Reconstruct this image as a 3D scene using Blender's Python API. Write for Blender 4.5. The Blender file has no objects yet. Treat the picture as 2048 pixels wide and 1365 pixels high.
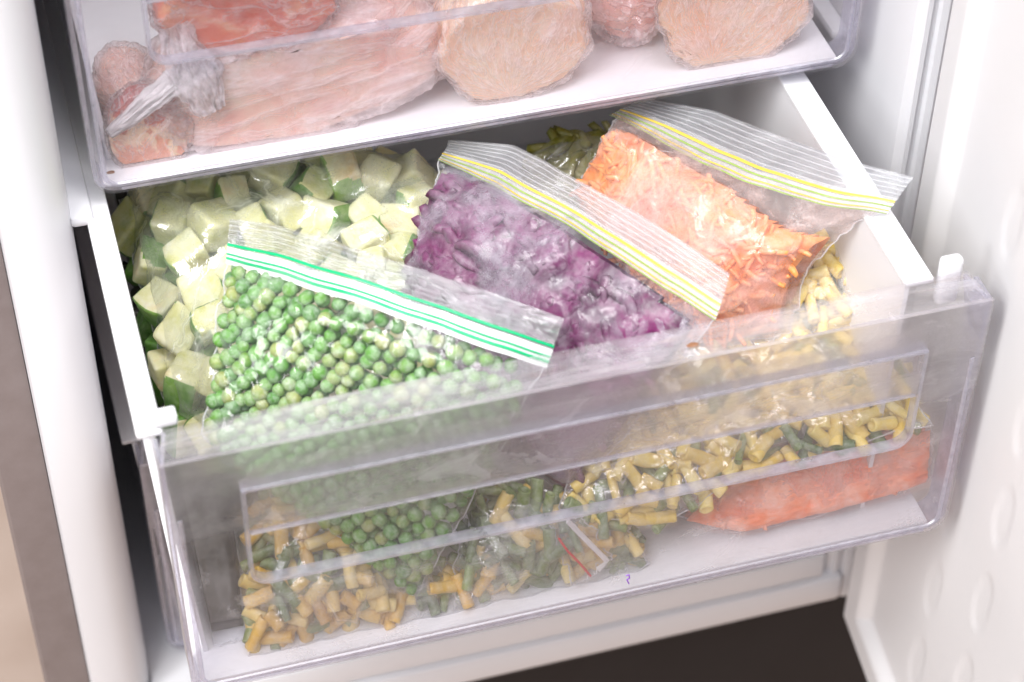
import bpy, bmesh, math, random
import numpy as np
from mathutils import Vector, Matrix, Euler, noise

random.seed(7)
rng = np.random.default_rng(11)
sc = bpy.context.scene
COL = sc.collection

# ---------------------------------------------------------------- camera
CAM_ROT = (0.8018, -0.0085, -0.2821)
CAM_LOC = (-0.0445, -0.7405, 0.9672)
FPX = 4417.93
cam_d = bpy.data.cameras.new('camera')
cam = bpy.data.objects.new('camera', cam_d)
COL.objects.link(cam)
cam.location = CAM_LOC
cam.rotation_euler = CAM_ROT
cam_d.sensor_width = 36
cam_d.lens = FPX / 2048 * 36
cam_d.clip_start = 0.02
cam_d.clip_end = 30
cam_d.dof.use_dof = True
cam_d.dof.focus_distance = 1.235
cam_d.dof.aperture_fstop = 5.6
sc.camera = cam

# ---------------------------------------------------------------- light
world = bpy.data.worlds.new('World')
sc.world = world
world.use_nodes = True
wb = world.node_tree.nodes['Background']
wn = world.node_tree
_tc = wn.nodes.new('ShaderNodeTexCoord'); _sx = wn.nodes.new('ShaderNodeSeparateXYZ'); _rp = wn.nodes.new('ShaderNodeValToRGB')
wn.links.new(_tc.outputs['Generated'], _sx.inputs[0]); wn.links.new(_sx.outputs[2], _rp.inputs[0]); wn.links.new(_rp.outputs[0], wb.inputs[0])
_rp.color_ramp.elements[0].position = 0.0; _rp.color_ramp.elements[0].color = (0.30, 0.27, 0.30, 1)
_rp.color_ramp.elements[1].position = 0.55; _rp.color_ramp.elements[1].color = (0.97, 0.96, 1.0, 1)
wb.inputs[1].default_value = 0.68

def area(name, loc, target, size, power, color=(1, 1, 1), size_y=None):
    d = bpy.data.lights.new(name, 'AREA')
    d.energy = power
    d.color = color
    d.size = size
    if size_y:
        d.shape = 'RECTANGLE'
        d.size_y = size_y
    o = bpy.data.objects.new(name, d)
    COL.objects.link(o)
    o.location = loc
    o.rotation_euler = (Vector(target) - Vector(loc)).to_track_quat('-Z', 'Y').to_euler()
    return o

area('window_light', (-0.72, -0.66, 1.75), (0.2, 0.1, 0.05), 0.9, 37, (1.0, 0.995, 0.99))
area('side_streak_light', (-1.7, -1.0, 1.15), (0.12, 0.08, 0.15), 0.5, 17, (0.99, 0.995, 1.0), 1.0)  # added lamp, set where the pea bag header reflects it as streaks
area('overhead_fill_light', (0.35, -0.35, 1.9), (0.25, 0.1, 0.1), 0.7, 21, (1.0, 0.99, 1.0))  # unseen overhead lamp, raised to serve as front fill

sc.view_settings.view_transform = 'Standard'
sc.view_settings.look = 'None'
sc.view_settings.exposure = 0.22
sc.view_settings.gamma = 1
sc.render.engine = 'CYCLES'
cy = sc.cycles
cy.use_denoising = True
cy.max_bounces = 14
cy.transparent_max_bounces = 40
cy.transmission_bounces = 12
cy.diffuse_bounces = 6
cy.glossy_bounces = 4
cy.caustics_reflective = False
cy.caustics_refractive = False
cy.sample_clamp_indirect = 4

# ---------------------------------------------------------------- helpers
CAMM = Euler(CAM_ROT).to_matrix()
CV = Vector(CAM_LOC)

def ray(px, py):
    return CAMM @ Vector(((px - 1024) / FPX, -(py - 682.5) / FPX, -1))

def at(px, py, z=None, y=None, x=None):
    """the point of the plane x=, y= or z= that the photograph shows at (px, py)"""
    d = ray(px, py)
    if z is not None: t = (z - CV.z) / d.z
    elif y is not None: t = (y - CV.y) / d.y
    else: t = (x - CV.x) / d.x
    return CV + d * t

def smooth(me, ang=None):
    for p in me.polygons: p.use_smooth = True
    if ang:
        me.set_sharp_from_angle(angle=math.radians(ang))

def link(name, me, mat=None, parent=None, sm=True, ang=40):
    if isinstance(me, bmesh.types.BMesh):
        bm = me
        me = bpy.data.meshes.new(name)
        bmesh.ops.recalc_face_normals(bm, faces=bm.faces)
        bm.to_mesh(me); bm.free()
    if mat is not None:
        me.materials.clear(); me.materials.append(mat)
    if sm: smooth(me, ang)
    o = bpy.data.objects.new(name, me)
    COL.objects.link(o)
    if parent: o.parent = parent
    return o

def tag(o, label, cat, group=None, kind=None):
    o['label'] = label
    if cat: o['category'] = cat
    if group: o['group'] = group
    if kind: o['kind'] = kind
    return o

def empty(name, loc=(0, 0, 0)):
    o = bpy.data.objects.new(name, None)
    o.empty_display_size = 0.02
    COL.objects.link(o)
    o.location = loc
    return o

def add_box(bm, x0, x1, y0, y1, z0, z1, bev=0.0, seg=2):
    r = bmesh.ops.create_cube(bm, size=1)
    vs = r['verts']
    for v in vs:
        v.co = Vector(((x0 + x1) / 2 + v.co.x * (x1 - x0), (y0 + y1) / 2 + v.co.y * (y1 - y0), (z0 + z1) / 2 + v.co.z * (z1 - z0)))
    if bev > 0:
        es = list({e for v in vs for e in v.link_edges})
        bmesh.ops.bevel(bm, geom=es, offset=bev, segments=seg, profile=0.5, affect='EDGES')

def box(name, x0, x1, y0, y1, z0, z1, mat, parent=None, bev=0.001, seg=2):
    bm = bmesh.new(); add_box(bm, x0, x1, y0, y1, z0, z1, bev, seg)
    return link(name, bm, mat, parent)

def rrect(x0, x1, z0, z1, r_bl, r_br=None, r_tr=0, r_tl=0, n=8):
    if r_br is None: r_br = r_bl
    pts = []
    def arc(cx, cz, r, a0):
        if r <= 0:
            pts.append((cx, cz)); return
        for i in range(n + 1):
            a = a0 + i / n * math.pi / 2
            pts.append((cx + r * math.cos(a), cz + r * math.sin(a)))
    arc(x0 + r_bl, z0 + r_bl, r_bl, math.pi)
    arc(x1 - r_br, z0 + r_br, r_br, 1.5 * math.pi)
    arc(x1 - r_tr, z1 - r_tr, r_tr, 0)
    arc(x0 + r_tl, z1 - r_tl, r_tl, 0.5 * math.pi)
    return pts

def plate(name, outlines, y0, y1, mat, parent, bev=0.0004):
    """a flat plate in the xz plane from y0 to y1, later outlines are holes"""
    cu = bpy.data.curves.new(name, 'CURVE')
    cu.dimensions = '2D'; cu.fill_mode = 'BOTH'
    for pts in outlines:
        s = cu.splines.new('POLY'); s.points.add(len(pts) - 1)
        for i, (x, z) in enumerate(pts): s.points[i].co = (x, z, 0, 1)
        s.use_cyclic_u = True
    cu.extrude = (y1 - y0) / 2 - bev
    cu.bevel_depth = bev; cu.bevel_resolution = 1
    tmp = bpy.data.objects.new('tmp', cu)
    COL.objects.link(tmp)
    bpy.context.view_layer.update()
    me = bpy.data.meshes.new_from_object(tmp.evaluated_get(bpy.context.evaluated_depsgraph_get()))
    bpy.data.objects.remove(tmp)
    me.transform(Matrix.Translation((0, (y0 + y1) / 2, 0)) @ Matrix.Rotation(math.pi / 2, 4, 'X'))
    me.name = name
    return link(name, me, mat, parent, ang=30)

def sweep(path, prof, closed_prof=True, cyc=False):
    """path: list of (x,z) ; prof: list of (offset to the inside, y)"""
    bm = bmesh.new(); n = len(path); rows = []
    for i in range(n):
        p = Vector(path[i])
        a = Vector(path[i - 1]) if (i > 0 or cyc) else p - (Vector(path[1]) - p)
        b = Vector(path[(i + 1) % n]) if (i < n - 1 or cyc) else p + (p - Vector(path[i - 1]))
        d1 = (p - a).normalized(); d2 = (b - p).normalized()
        t = (d1 + d2).normalized()
        nrm = Vector((-t.y, t.x)) / max(0.5, t.dot(d2))
        rows.append([bm.verts.new((p.x + nrm.x * o, y, p.y + nrm.y * o)) for o, y in prof])
    m = len(prof)
    for i in range(n - 1 + (1 if cyc else 0)):
        A, B = rows[i], rows[(i + 1) % n]
        for k in range(m if closed_prof else m - 1):
            bm.faces.new((A[k], A[(k + 1) % m], B[(k + 1) % m], B[k]))
    if not cyc and closed_prof:
        bm.faces.new(rows[0]); bm.faces.new(rows[-1])
    return bm

def tube(pts, r, seg=6, flat=1.0):
    bm = bmesh.new(); rows = []
    pts = [Vector(p) for p in pts]
    for i, p in enumerate(pts):
        t = (pts[min(i + 1, len(pts) - 1)] - pts[max(i - 1, 0)]).normalized()
        s = t.cross(Vector((0, -0.5, 0.85))).normalized(); u = s.cross(t).normalized()
        rr = r[i] if isinstance(r, (list, tuple)) else r
        rows.append([bm.verts.new(p + s * math.cos(k / seg * 6.2832) * rr + u * math.sin(k / seg * 6.2832) * rr * flat) for k in range(seg)])
    for a, b in zip(rows, rows[1:]):
        for k in range(seg): bm.faces.new((a[k], a[(k + 1) % seg], b[(k + 1) % seg], b[k]))
    bm.faces.new(rows[0]); bm.faces.new(rows[-1])
    return bm

# ---------------------------------------------------------------- materials
class NT:
    def __init__(s, name):
        s.m = bpy.data.materials.new(name); s.m.use_nodes = True
        s.t = s.m.node_tree; s.t.nodes.clear()
        s.out = s.t.nodes.new('ShaderNodeOutputMaterial')
    def n(s, typ, **kw):
        nd = s.t.nodes.new('ShaderNode' + typ)
        for k, v in kw.items():
            if k.startswith('i_'):
                key = k[2:]
                key = int(key) if key.isdigit() else key.replace('_', ' ')
                s.set(nd.inputs[key], v)
            else: setattr(nd, k, v)
        return nd
    def set(s, inp, v):
        if isinstance(v, bpy.types.NodeSocket): s.t.links.new(v, inp)
        elif isinstance(v, bpy.types.Node): s.t.links.new(v.outputs[0], inp)
        elif isinstance(v, tuple) and len(v) == 3 and inp.type == 'RGBA': inp.default_value = (*v, 1)
        else: inp.default_value = v
    def coord(s, kind='Object', scale=(1, 1, 1), rot=(0, 0, 0), loc=(0, 0, 0)):
        tc = s.n('TexCoord')
        mp = s.n('Mapping', i_Vector=tc.outputs[kind], i_Scale=scale, i_Rotation=rot, i_Location=loc)
        return mp.outputs[0]
    def noise(s, vec, scale, detail=4, rough=0.6, dist=0):
        return s.n('TexNoise', i_Vector=vec, i_Scale=scale, i_Detail=detail, i_Roughness=rough, i_Distortion=dist).outputs[0]
    def ramp(s, fac, *stops):
        r = s.n('ValToRGB', i_Fac=fac); e = r.color_ramp.elements
        while len(e) < len(stops): e.new(0.5)
        for el, (p, c) in zip(e, stops):
            el.position = p
            el.color = (*c, 1) if isinstance(c, tuple) else (c, c, c, 1)
        return r.outputs[0]
    def math(s, op, a, b=0.0, clamp=False):
        m = s.n('Math', operation=op, use_clamp=clamp); s.set(m.inputs[0], a); s.set(m.inputs[1], b); return m.outputs[0]
    def mix(s, fac, a, b):
        m = s.n('MixShader'); s.set(m.inputs[0], fac); s.set(m.inputs[1], a); s.set(m.inputs[2], b); return m.outputs[0]
    def mixc(s, fac, a, b):
        m = s.n('MixRGB'); s.set(m.inputs[0], fac); s.set(m.inputs[1], a); s.set(m.inputs[2], b); return m.outputs[0]
    def bump(s, h, strength=0.3, dist=0.001):
        return s.n('Bump', i_Height=h, i_Strength=strength, i_Distance=dist).outputs[0]
    def schlick(s, f0=0.06, normal=None, k=1.0):
        lw = s.n('LayerWeight', i_Blend=0.5)
        if normal is not None: s.set(lw.inputs['Normal'], normal)
        f = s.math('POWER', lw.outputs['Facing'], 5.0)
        return s.math('MULTIPLY', s.math('ADD', s.math('MULTIPLY', f, 0.9), f0), k, clamp=True)
    def done(s, sh):
        s.set(s.out.inputs[0], sh); return s.m

def m_plain(name, color, rough=0.5, var=0.03, nscale=30, bump=0.0, spec=0.5, sub=0.0):
    t = NT(name); v = t.coord()
    n1 = t.noise(v, nscale, 5)
    c = t.mixc(t.ramp(n1, (0.3, 0.0), (0.7, 1.0)), tuple(max(0, x - var) for x in color), tuple(min(1, x + var) for x in color))
    p = t.n('BsdfPrincipled', i_Base_Color=c, i_Roughness=t.math('ADD', t.math('MULTIPLY', n1, 0.15), rough - 0.07))
    p.inputs['Specular IOR Level'].default_value = spec
    if bump: t.set(p.inputs['Normal'], t.bump(t.noise(v, nscale * 12, 3), bump, 0.0004))
    if sub:
        p.inputs['Subsurface Weight'].default_value = sub
        p.inputs['Subsurface Radius'].default_value = (0.006, 0.005, 0.005)
        p.inputs['Subsurface Scale'].default_value = 1
    return t.done(p.outputs[0])

def m_film(name, frost=0.3, tint=(0.97, 0.975, 0.98), lo=0.45, hi=0.75, scale=35, gl=1.0, stretch=(1, 1, 1), base=0.03, milk=(0.92, 0.92, 0.95), bump=0.5, bs=45, gr=0.09, crease=0.35, crs=(1, 1, 0.6)):
    t = NT(name); v = t.coord(); vs = t.coord(scale=stretch)
    n1 = t.noise(vs, scale, 7, 0.68, 0.6)
    n2 = t.noise(v, 900, 2, 0.5)
    fr = t.math('ADD', t.math('MULTIPLY', t.ramp(n1, (lo, 0.0), (hi, 1.0)), frost), base)
    fr = t.math('MULTIPLY', fr, t.math('ADD', t.math('MULTIPLY', n2, 0.7), 0.65), clamp=True)
    wr = t.n('TexNoise', i_Vector=v, i_Scale=bs, i_Detail=4, i_Roughness=0.55, i_Distortion=1.2)
    cn = t.noise(t.coord(scale=crs, rot=(0.3, 0.2, 0.5)), 16, 3, 0.5, 1.6)
    cr = t.math('POWER', t.math('SUBTRACT', 1.0, t.math('MULTIPLY', t.math('ABSOLUTE', t.math('SUBTRACT', cn, 0.5)), 5.0), clamp=True), 9.0)
    cm = t.ramp(t.noise(v, 14, 2), (0.45, 0.0), (0.62, 1.0))
    cr = t.math('MULTIPLY', cr, cm)
    fr = t.math('ADD', fr, t.math('MULTIPLY', cr, crease), clamp=True)
    b = t.bump(t.math('ADD', wr.outputs[0], t.math('MULTIPLY', cr, 0.45)), bump, 0.0035)
    fre = t.schlick(0.07, b, gl)
    clear = t.mix(fre, t.n('BsdfTransparent', i_Color=tint).outputs[0], t.n('BsdfGlossy', i_Color=(1, 1, 1), i_Roughness=gr, i_Normal=b).outputs[0])
    milky = t.mix(0.45, t.n('BsdfDiffuse', i_Color=milk).outputs[0], t.n('BsdfTranslucent', i_Color=milk).outputs[0])
    return t.done(t.mix(fr, clear, milky))

def m_header(name, milk=0.12, rib=1.0, gl=1.3):
    t = NT(name); v = t.coord('UV')
    vo = t.coord()
    n1 = t.noise(t.coord('UV', scale=(3, 40, 1)), 3, 5, 0.7)
    n2 = t.noise(vo, 40, 4, 0.6, 1.0)
    w = t.n('TexWave', i_Vector=v, i_Scale=2.2, bands_direction='Y', i_Distortion=0.5, i_Detail=1).outputs[1]
    h = t.math('ADD', t.math('MULTIPLY', t.math('POWER', w, 4.0), 0.10 * rib), t.math('ADD', t.math('MULTIPLY', n1, 0.5), t.math('MULTIPLY', n2, 0.5)))
    b = t.bump(h, 0.6, 0.003)
    fre = t.schlick(0.08, b, gl)
    clear = t.mix(fre, t.n('BsdfTransparent', i_Color=(0.96, 0.97, 0.98)).outputs[0], t.n('BsdfGlossy', i_Roughness=0.07, i_Normal=b).outputs[0])
    milky = t.mix(0.4, t.n('BsdfDiffuse', i_Color=(0.9, 0.9, 0.93)).outputs[0], t.n('BsdfTranslucent', i_Color=(0.9, 0.9, 0.93)).outputs[0])
    f = t.math('ADD', t.math('MULTIPLY', t.math('POWER', w, 14.0), 0.22 + 0.3 * milk), t.math('MULTIPLY', t.ramp(n1, (0.4, 0.2), (0.7, 1.0)), milk), clamp=True)
    return t.done(t.mix(f, clear, milky))

def m_panel(name, fog_lo, fog_hi, tint=(0.982, 0.972, 0.984), stains=0.0, rough=0.3, blur=0.4, streak=(6, 6, 14), topfog=0.0, patch=0.10):
    t = NT(name); v = t.coord(); vs = t.coord(scale=streak)
    n1 = t.noise(vs, 3.2, 7, 0.65, 0.8)
    grain = t.noise(v, 900, 3, 0.6)
    drops = t.noise(v, 420, 3, 0.55)
    b = t.bump(drops, 0.5, 0.0010)
    fog = t.math('ADD', t.math('MULTIPLY', t.ramp(n1, (0.38, 0.0), (0.68, 1.0)), fog_hi - fog_lo), fog_lo)
    if topfog:   # condensation gathers towards the top of the panel, with an uneven lower border
        sx = t.n('SeparateXYZ', i_Vector=v)
        hz = t.math('ADD', sx.outputs[2], t.math('MULTIPLY', n1, 0.05))
        grad = t.ramp(t.math('MULTIPLY', hz, 5.0), (0.62, 0.0), (0.88, 1.0))
        fog = t.math('ADD', fog, t.math('MULTIPLY', grad, topfog))
    sm = t.noise(t.coord(scale=(1, 1, 1.5)), 28, 4, 0.62, 0.8)       # frost patches with a clear border
    fog = t.math('ADD', fog, t.math('MULTIPLY', t.ramp(sm, (0.600, 0.0), (0.625, 1.0)), patch))
    scr = t.noise(t.coord(scale=(2, 2, 90)), 9, 3, 0.6, 0.2)          # fine scratches along the panel
    fog = t.math('ADD', fog, t.math('MULTIPLY', t.ramp(scr, (0.66, 0.0), (0.70, 1.0)), patch))
    fog = t.math('MULTIPLY', fog, t.math('ADD', t.math('MULTIPLY', grain, 0.8), 0.6), clamp=True)
    fre = t.schlick(0.03)
    gloss = t.n('BsdfGlossy', i_Roughness=0.12, i_Normal=b).outputs[0]
    refr = t.n('BsdfRefraction', i_Color=tint, i_IOR=1.10, i_Roughness=rough, i_Normal=b).outputs[0]
    trans = t.n('BsdfTransparent', i_Color=tint).outputs[0]
    bl = t.math('MULTIPLY', t.ramp(n1, (0.3, 0.5), (0.65, 1.0)), blur)
    if topfog: bl = t.math('ADD', bl, t.math('MULTIPLY', grad, 0.2), clamp=True)
    clear = t.mix(bl, trans, refr)
    clear = t.mix(fre, clear, gloss)
    mc = (0.97, 0.945, 0.975)
    milky = t.mix(0.45, t.n('BsdfDiffuse', i_Color=mc).outputs[0], t.n('BsdfTranslucent', i_Color=mc).outputs[0])
    sh = t.mix(fog, clear, milky)
    if stains:
        sv = t.coord(scale=(5, 60, 60)); s1 = t.noise(sv, 4, 6, 0.7)
        sf = t.math('MULTIPLY', t.ramp(s1, (0.58, 0.0), (0.76, 1.0)), stains)
        sh = t.mix(sf, sh, t.n('BsdfDiffuse', i_Color=(0.34, 0.25, 0.20)).outputs[0])
    return t.done(sh)

def m_edge(name):
    t = NT(name); v = t.coord()
    n1 = t.noise(v, 120, 3)
    fre = t.schlick(0.05)
    clear = t.mix(t.math('ADD', fre, 0.12), t.n('BsdfTransparent', i_Color=(0.90, 0.90, 0.96)).outputs[0], t.n('BsdfGlossy', i_Roughness=0.28).outputs[0])
    mc = (0.86, 0.85, 0.93)
    milky = t.mix(0.5, t.n('BsdfDiffuse', i_Color=mc).outputs[0], t.n('BsdfTranslucent', i_Color=mc).outputs[0])
    return t.done(t.mix(t.ramp(n1, (0.3, 0.10), (0.7, 0.28)), clear, milky))

def m_food(name, cols, frost=0.25, nscale=80, rough=0.45, bump=0.4, bscale=300, frost_scale=90, sub=0.15, rnd=1.0):
    """cols: colour stops over noise and the object's own random value"""
    t = NT(name); v = t.coord()
    oi = t.n('ObjectInfo').outputs['Random']
    vv = t.n('VectorMath', operation='ADD'); t.set(vv.inputs[0], v)
    cmb = t.n('CombineXYZ'); t.set(cmb.inputs[0], t.math('MULTIPLY', oi, 37.0)); t.set(cmb.inputs[1], t.math('MULTIPLY', oi, 11.0)); t.set(vv.inputs[1], cmb.outputs[0])
    n1 = t.noise(vv.outputs[0], nscale, 4, 0.6)
    f = t.math('ADD', t.math('MULTIPLY', n1, 1.0 - 0.5 * rnd), t.math('MULTIPLY', oi, 0.5 * rnd))
    k = len(cols)
    c = t.ramp(f, *[(0.22 + 0.56 * i / (k - 1), cc) for i, cc in enumerate(cols)])
    n2 = t.noise(vv.outputs[0], frost_scale, 6, 0.7, 0.4)
    fz = t.math('MULTIPLY', t.ramp(n2, (0.42, 0.0), (0.72, 1.0)), frost)
    c2 = t.mixc(fz, c, (0.86, 0.87, 0.86))
    p = t.n('BsdfPrincipled', i_Base_Color=c2, i_Roughness=rough)
    p.inputs['Subsurface Weight'].default_value = sub
    p.inputs['Subsurface Radius'].default_value = (0.004, 0.004, 0.003)
    p.inputs['Subsurface Scale'].default_value = 1
    t.set(p.inputs['Normal'], t.bump(t.noise(vv.outputs[0], bscale, 4, 0.6), bump, 0.0006))
    return t.done(p.outputs[0])

white = m_plain('white_plastic', (0.80, 0.80, 0.82), 0.38, 0.008, 12)
liner = m_plain('liner_plastic', (0.71, 0.71, 0.735), 0.35, 0.01, 8)
doorw = m_plain('door_plastic', (0.78, 0.775, 0.785), 0.42, 0.008, 9)
gasket = m_plain('gasket_rubber', (0.62, 0.61, 0.64), 0.55, 0.01, 20)
steel = m_plain('grey_steel', (0.20, 0.165, 0.16), 0.45, 0.015, 60, spec=0.6)
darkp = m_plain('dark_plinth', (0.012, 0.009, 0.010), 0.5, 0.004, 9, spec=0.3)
kfloor = m_plain('beige_floor', (0.55, 0.42, 0.34), 0.5, 0.06, 9)
brown = m_plain('brown_wood', (0.22, 0.10, 0.05), 0.5, 0.03, 20)
panel_clear = m_panel('clear_frosted_plastic', 0.014, 0.085, rough=0.34, blur=0.14, topfog=0.10)
panel_window = m_panel('clear_window_plastic', 0.006, 0.03, rough=0.2, blur=0.08, topfog=0.07, patch=0.05)
panel_ledge = m_panel('fogged_ledge_plastic', 0.06, 0.30, stains=0.40, rough=0.5, blur=0.10, streak=(3, 20, 20))
panel_grip = m_panel('fogged_grip_plastic', 0.06, 0.15, stains=0.1, rough=0.45, blur=0.22, streak=(3, 9, 14))
edge_m = m_edge('clear_plastic_edge')
panel_upper = m_panel('clear_upper_plastic', 0.012, 0.06, rough=0.25, blur=0.05, patch=0.03)

film_clear = m_film('clear_bag_film', 0.26, lo=0.50, hi=0.74, scale=22, base=0.02, gl=0.5, bump=0.30, bs=18, crease=0.15)
film_frost = m_film('frosted_bag_film', 0.52, lo=0.46, hi=0.72, scale=16, base=0.03, milk=(0.84, 0.80, 0.90), bump=0.45, bs=30, gr=0.2, gl=0.4, crease=0.15)
film_mid = m_film('lightly_frosted_bag_film', 0.26, lo=0.48, hi=0.74, scale=24, base=0.03, bump=0.4, bs=26, gr=0.12)
film_zuc = m_film('hazy_bag_film', 0.48, crease=0.5, lo=0.44, hi=0.74, scale=20, base=0.04, gl=1.3, milk=(0.86, 0.88, 0.80), bump=0.5, bs=30, gr=0.13)
film_pink = m_film('pinkish_frosted_bag_film', 0.55, lo=0.44, hi=0.70, scale=18, base=0.15, milk=(0.94, 0.80, 0.78), bump=0.5, bs=22, gl=0.5, gr=0.16)
film_meat = m_film('meat_wrap_film', 0.62, lo=0.40, hi=0.70, scale=14, base=0.14, stretch=(1, 1, 2.6), milk=(0.93, 0.88, 0.90), bump=0.9, bs=30)
film_loose = m_film('loose_wrap_film', 0.5, lo=0.3, hi=0.6, scale=26, base=0.30, milk=(0.97, 0.94, 0.96), bump=0.9, bs=60, stretch=(1, 1, 3))
film_white = m_film('white_wrap_film', 0.5, lo=0.3, hi=0.6, scale=20, base=0.80, milk=(0.97, 0.96, 0.97), bump=0.9, bs=50)
seam_m = m_film('seam_film', 0.3, base=0.45, gr=0.15)
head_clear = m_header('ribbed_header_film', 0.12, gl=2.2)
head_milk = m_header('milky_header_film', 0.35)

# ---------------------------------------------------------------- drawers
W, HS, HT, DL = 0.44, 0.1800, 0.1842, 0.0212
def build_drawer(loc, label):
    root = empty('drawer', loc)
    root['label'] = label
    TH = 0.0024
    outer = rrect(0, W, 0, HS, 0.012)
    fp = empty  # keep the name short below
    hx0, hx1, hz0, hz1, zg = 0.0375, 0.4065, 0.0795, 0.1515, 0.1205
    hole = rrect(hx0, hx1, hz0, hz1, 0.011)
    front = plate('front_panel', [outer, hole], 0, TH, panel_clear, root)
    # flange around the left, bottom and right edges, turned backwards
    path = [(0, HS)] + rrect(0, W, 0, HS, 0.012)[:-2] + [(W, HS)]
    link('panel_flange', sweep(path, [(0, TH), (TH, TH), (TH, 0.020), (0, 0.020)]), edge_m, root)
    # raised bead a little inside the edge
    bead = [(0.0050, 0.140)] + rrect(0.0050, W - 0.0050, 0.0052, HS, 0.009)[:-2] + [(W - 0.0050, 0.140)]
    link('panel_bead', sweep(bead, [(0, -0.0012), (0.0016, -0.0012), (0.0022, -0.0002), (-0.0006, -0.0002)]), edge_m, root)
    # second step under the bottom edge
    link('bottom_bead', sweep([(0.014, 0.0024), (W - 0.014, 0.0024)], [(0, -0.0010), (0.0012, -0.0010), (0.0012, -0.0002), (0, -0.0002)]), edge_m, root)
    # the ledge on top
    bm = bmesh.new()
    pr = [(0.0, HS), (0.0, HS + 0.0004), (DL, HT), (DL, HT - 0.0022), (TH + 0.0004, HS - 0.0012), (TH + 0.0004, HS)]
    rows = []
    N = 24
    for i in range(N + 1):
        x = W * i / N
        ins = 0.0
        rows.append([bm.verts.new((min(max(x, 0 + (0.0045 if y > 0.01 else 0)), W - (0.0065 if y > 0.01 else 0)), y, z)) for y, z in pr])
    for a, b in zip(rows, rows[1:]):
        for k in range(len(pr)): bm.faces.new((a[k], a[(k + 1) % len(pr)], b[(k + 1) % len(pr)], b[k]))
    bm.faces.new(rows[0]); bm.faces.new(rows[-1])
    link('top_ledge', bm, panel_ledge, root, ang=25)
    for x0, x1 in ((0.0, 0.0022), (W - 0.0022, W)):      # triangular ends of the ledge
        bm = bmesh.new()
        xi = 0.0045 if x0 == 0 else -0.0065
        a = [bm.verts.new((x, y, z)) for x in (x0, x1) for y, z in ((0.0005, HS - 0.02), (0.0005, HS + 0.001), (0.0, HS + 0.001))]
        q = [(x0, 0.0026, HS - 0.002), (x1, 0.0026, HS - 0.002), (x1 + xi, 0.0208, HT - 0.002), (x0 + xi, 0.0208, HT - 0.002),
             (x0, 0.0205, HS - 0.03), (x1, 0.0205, HS - 0.03), (x0, 0.0026, HS - 0.03), (x1, 0.0026, HS - 0.03)]
        for v in a: bm.verts.remove(v)
        V = [bm.verts.new(p) for p in q]
        for f in ((0, 1, 2, 3), (3, 2, 5, 4), (6, 7, 1, 0), (6, 0, 3, 4), (1, 7, 5, 2), (6, 4, 5, 7)): bm.faces.new([V[i] for i in f])
        link('ledge_end', bm, edge_m, root)
    # handle: recess rim, window at its back, grip plate over its upper half
    U = [(hx0, zg + 0.001)] + rrect(hx0, hx1, hz0, hz1, 0.011)[:-2] + [(hx1, zg + 0.001)]
    Uf = [(hx0, hz1)] + rrect(hx0, hx1, hz0, hz1, 0.011)[:-2] + [(hx1, hz1)]
    handle = link('handle_recess', sweep(Uf, [(0, -0.0014), (0.0020, -0.0014), (0.0020, 0.0050), (0, 0.0050)]), edge_m, root)
    wpts = rrect(hx0 + 0.0022, hx1 - 0.0022, hz0 + 0.0022, hz1 + 0.012, 0.009, 0.009, 0.012, 0.012)
    plate('recess_back', [wpts], 0.0038, 0.0050, panel_window, root)
    grip = plate('grip_plate', [rrect(hx0 + 0.0022, hx1 - 0.0022, zg, hz1, 0.0005)], -0.0010, 0.0008, panel_grip, root)
    box('grip_lip', hx0 + 0.0024, hx1 - 0.0024, -0.0014, 0.0016, zg - 0.0012, zg - 0.0001, edge_m, root, 0.0003)
    box('grip_top_edge', hx0, hx1, -0.0016, 0.0062, hz1 + 0.0002, hz1 + 0.0022, edge_m, root, 0.0004)
    # white tray behind the clear front
    Y0, Y1 = 0.0215, 0.400
    xl0, xl1, xr0, xr1 = -0.0075, 0.0055, 0.3990, 0.4155
    bm = bmesh.new(); add_box(bm, xl0, xl1, Y0, Y1, 0.1795, 0.1830, 0.0012)
    link('left_rail', bm, white, root)
    bm = bmesh.new(); add_box(bm, xr0, xr1, Y0, Y1, 0.1795, 0.1830, 0.0012)
    link('right_rail', bm, white, root)
    def wall(name, x_top, x_bot, th):
        bm = bmesh.new()
        V = [bm.verts.new(p) for y in (Y0 + 0.001, Y1) for p in ((x_bot, y, 0.006), (x_bot + th, y, 0.006), (x_top + th, y, 0.1793), (x_top, y, 0.1793))]
        for f in ((0, 1, 2, 3), (4, 7, 6, 5), (0, 4, 5, 1), (1, 5, 6, 2), (2, 6, 7, 3), (3, 7, 4, 0)): bm.faces.new([V[i] for i in f])
        return link(name, bm, white, root, sm=False)
    wall('side_wall', xl0 + 0.006, 0.010, 0.0025)
    wall('side_wall', xr0 + 0.0005, 0.396, 0.0025)
    box('back_wall', 0.008, 0.404, Y1 - 0.004, Y1 - 0.001, 0.006, 0.176, white, root, 0.0008)
    box('tray_floor', 0.004, 0.430, 0.0030, Y1, 0.0026, 0.0056, white, root, 0.0008)
    box('corner_tab', 0.0015, 0.0135, 0.0222, 0.031, 0.1838, 0.1900, white, root, 0.0014)
    bm = bmesh.new()
    add_box(bm, 0.4200, 0.4325, 0.0222, 0.030, 0.1600, 0.1915, 0.003, 3)
    link('corner_tab', bm, white, root)
    return root

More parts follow.
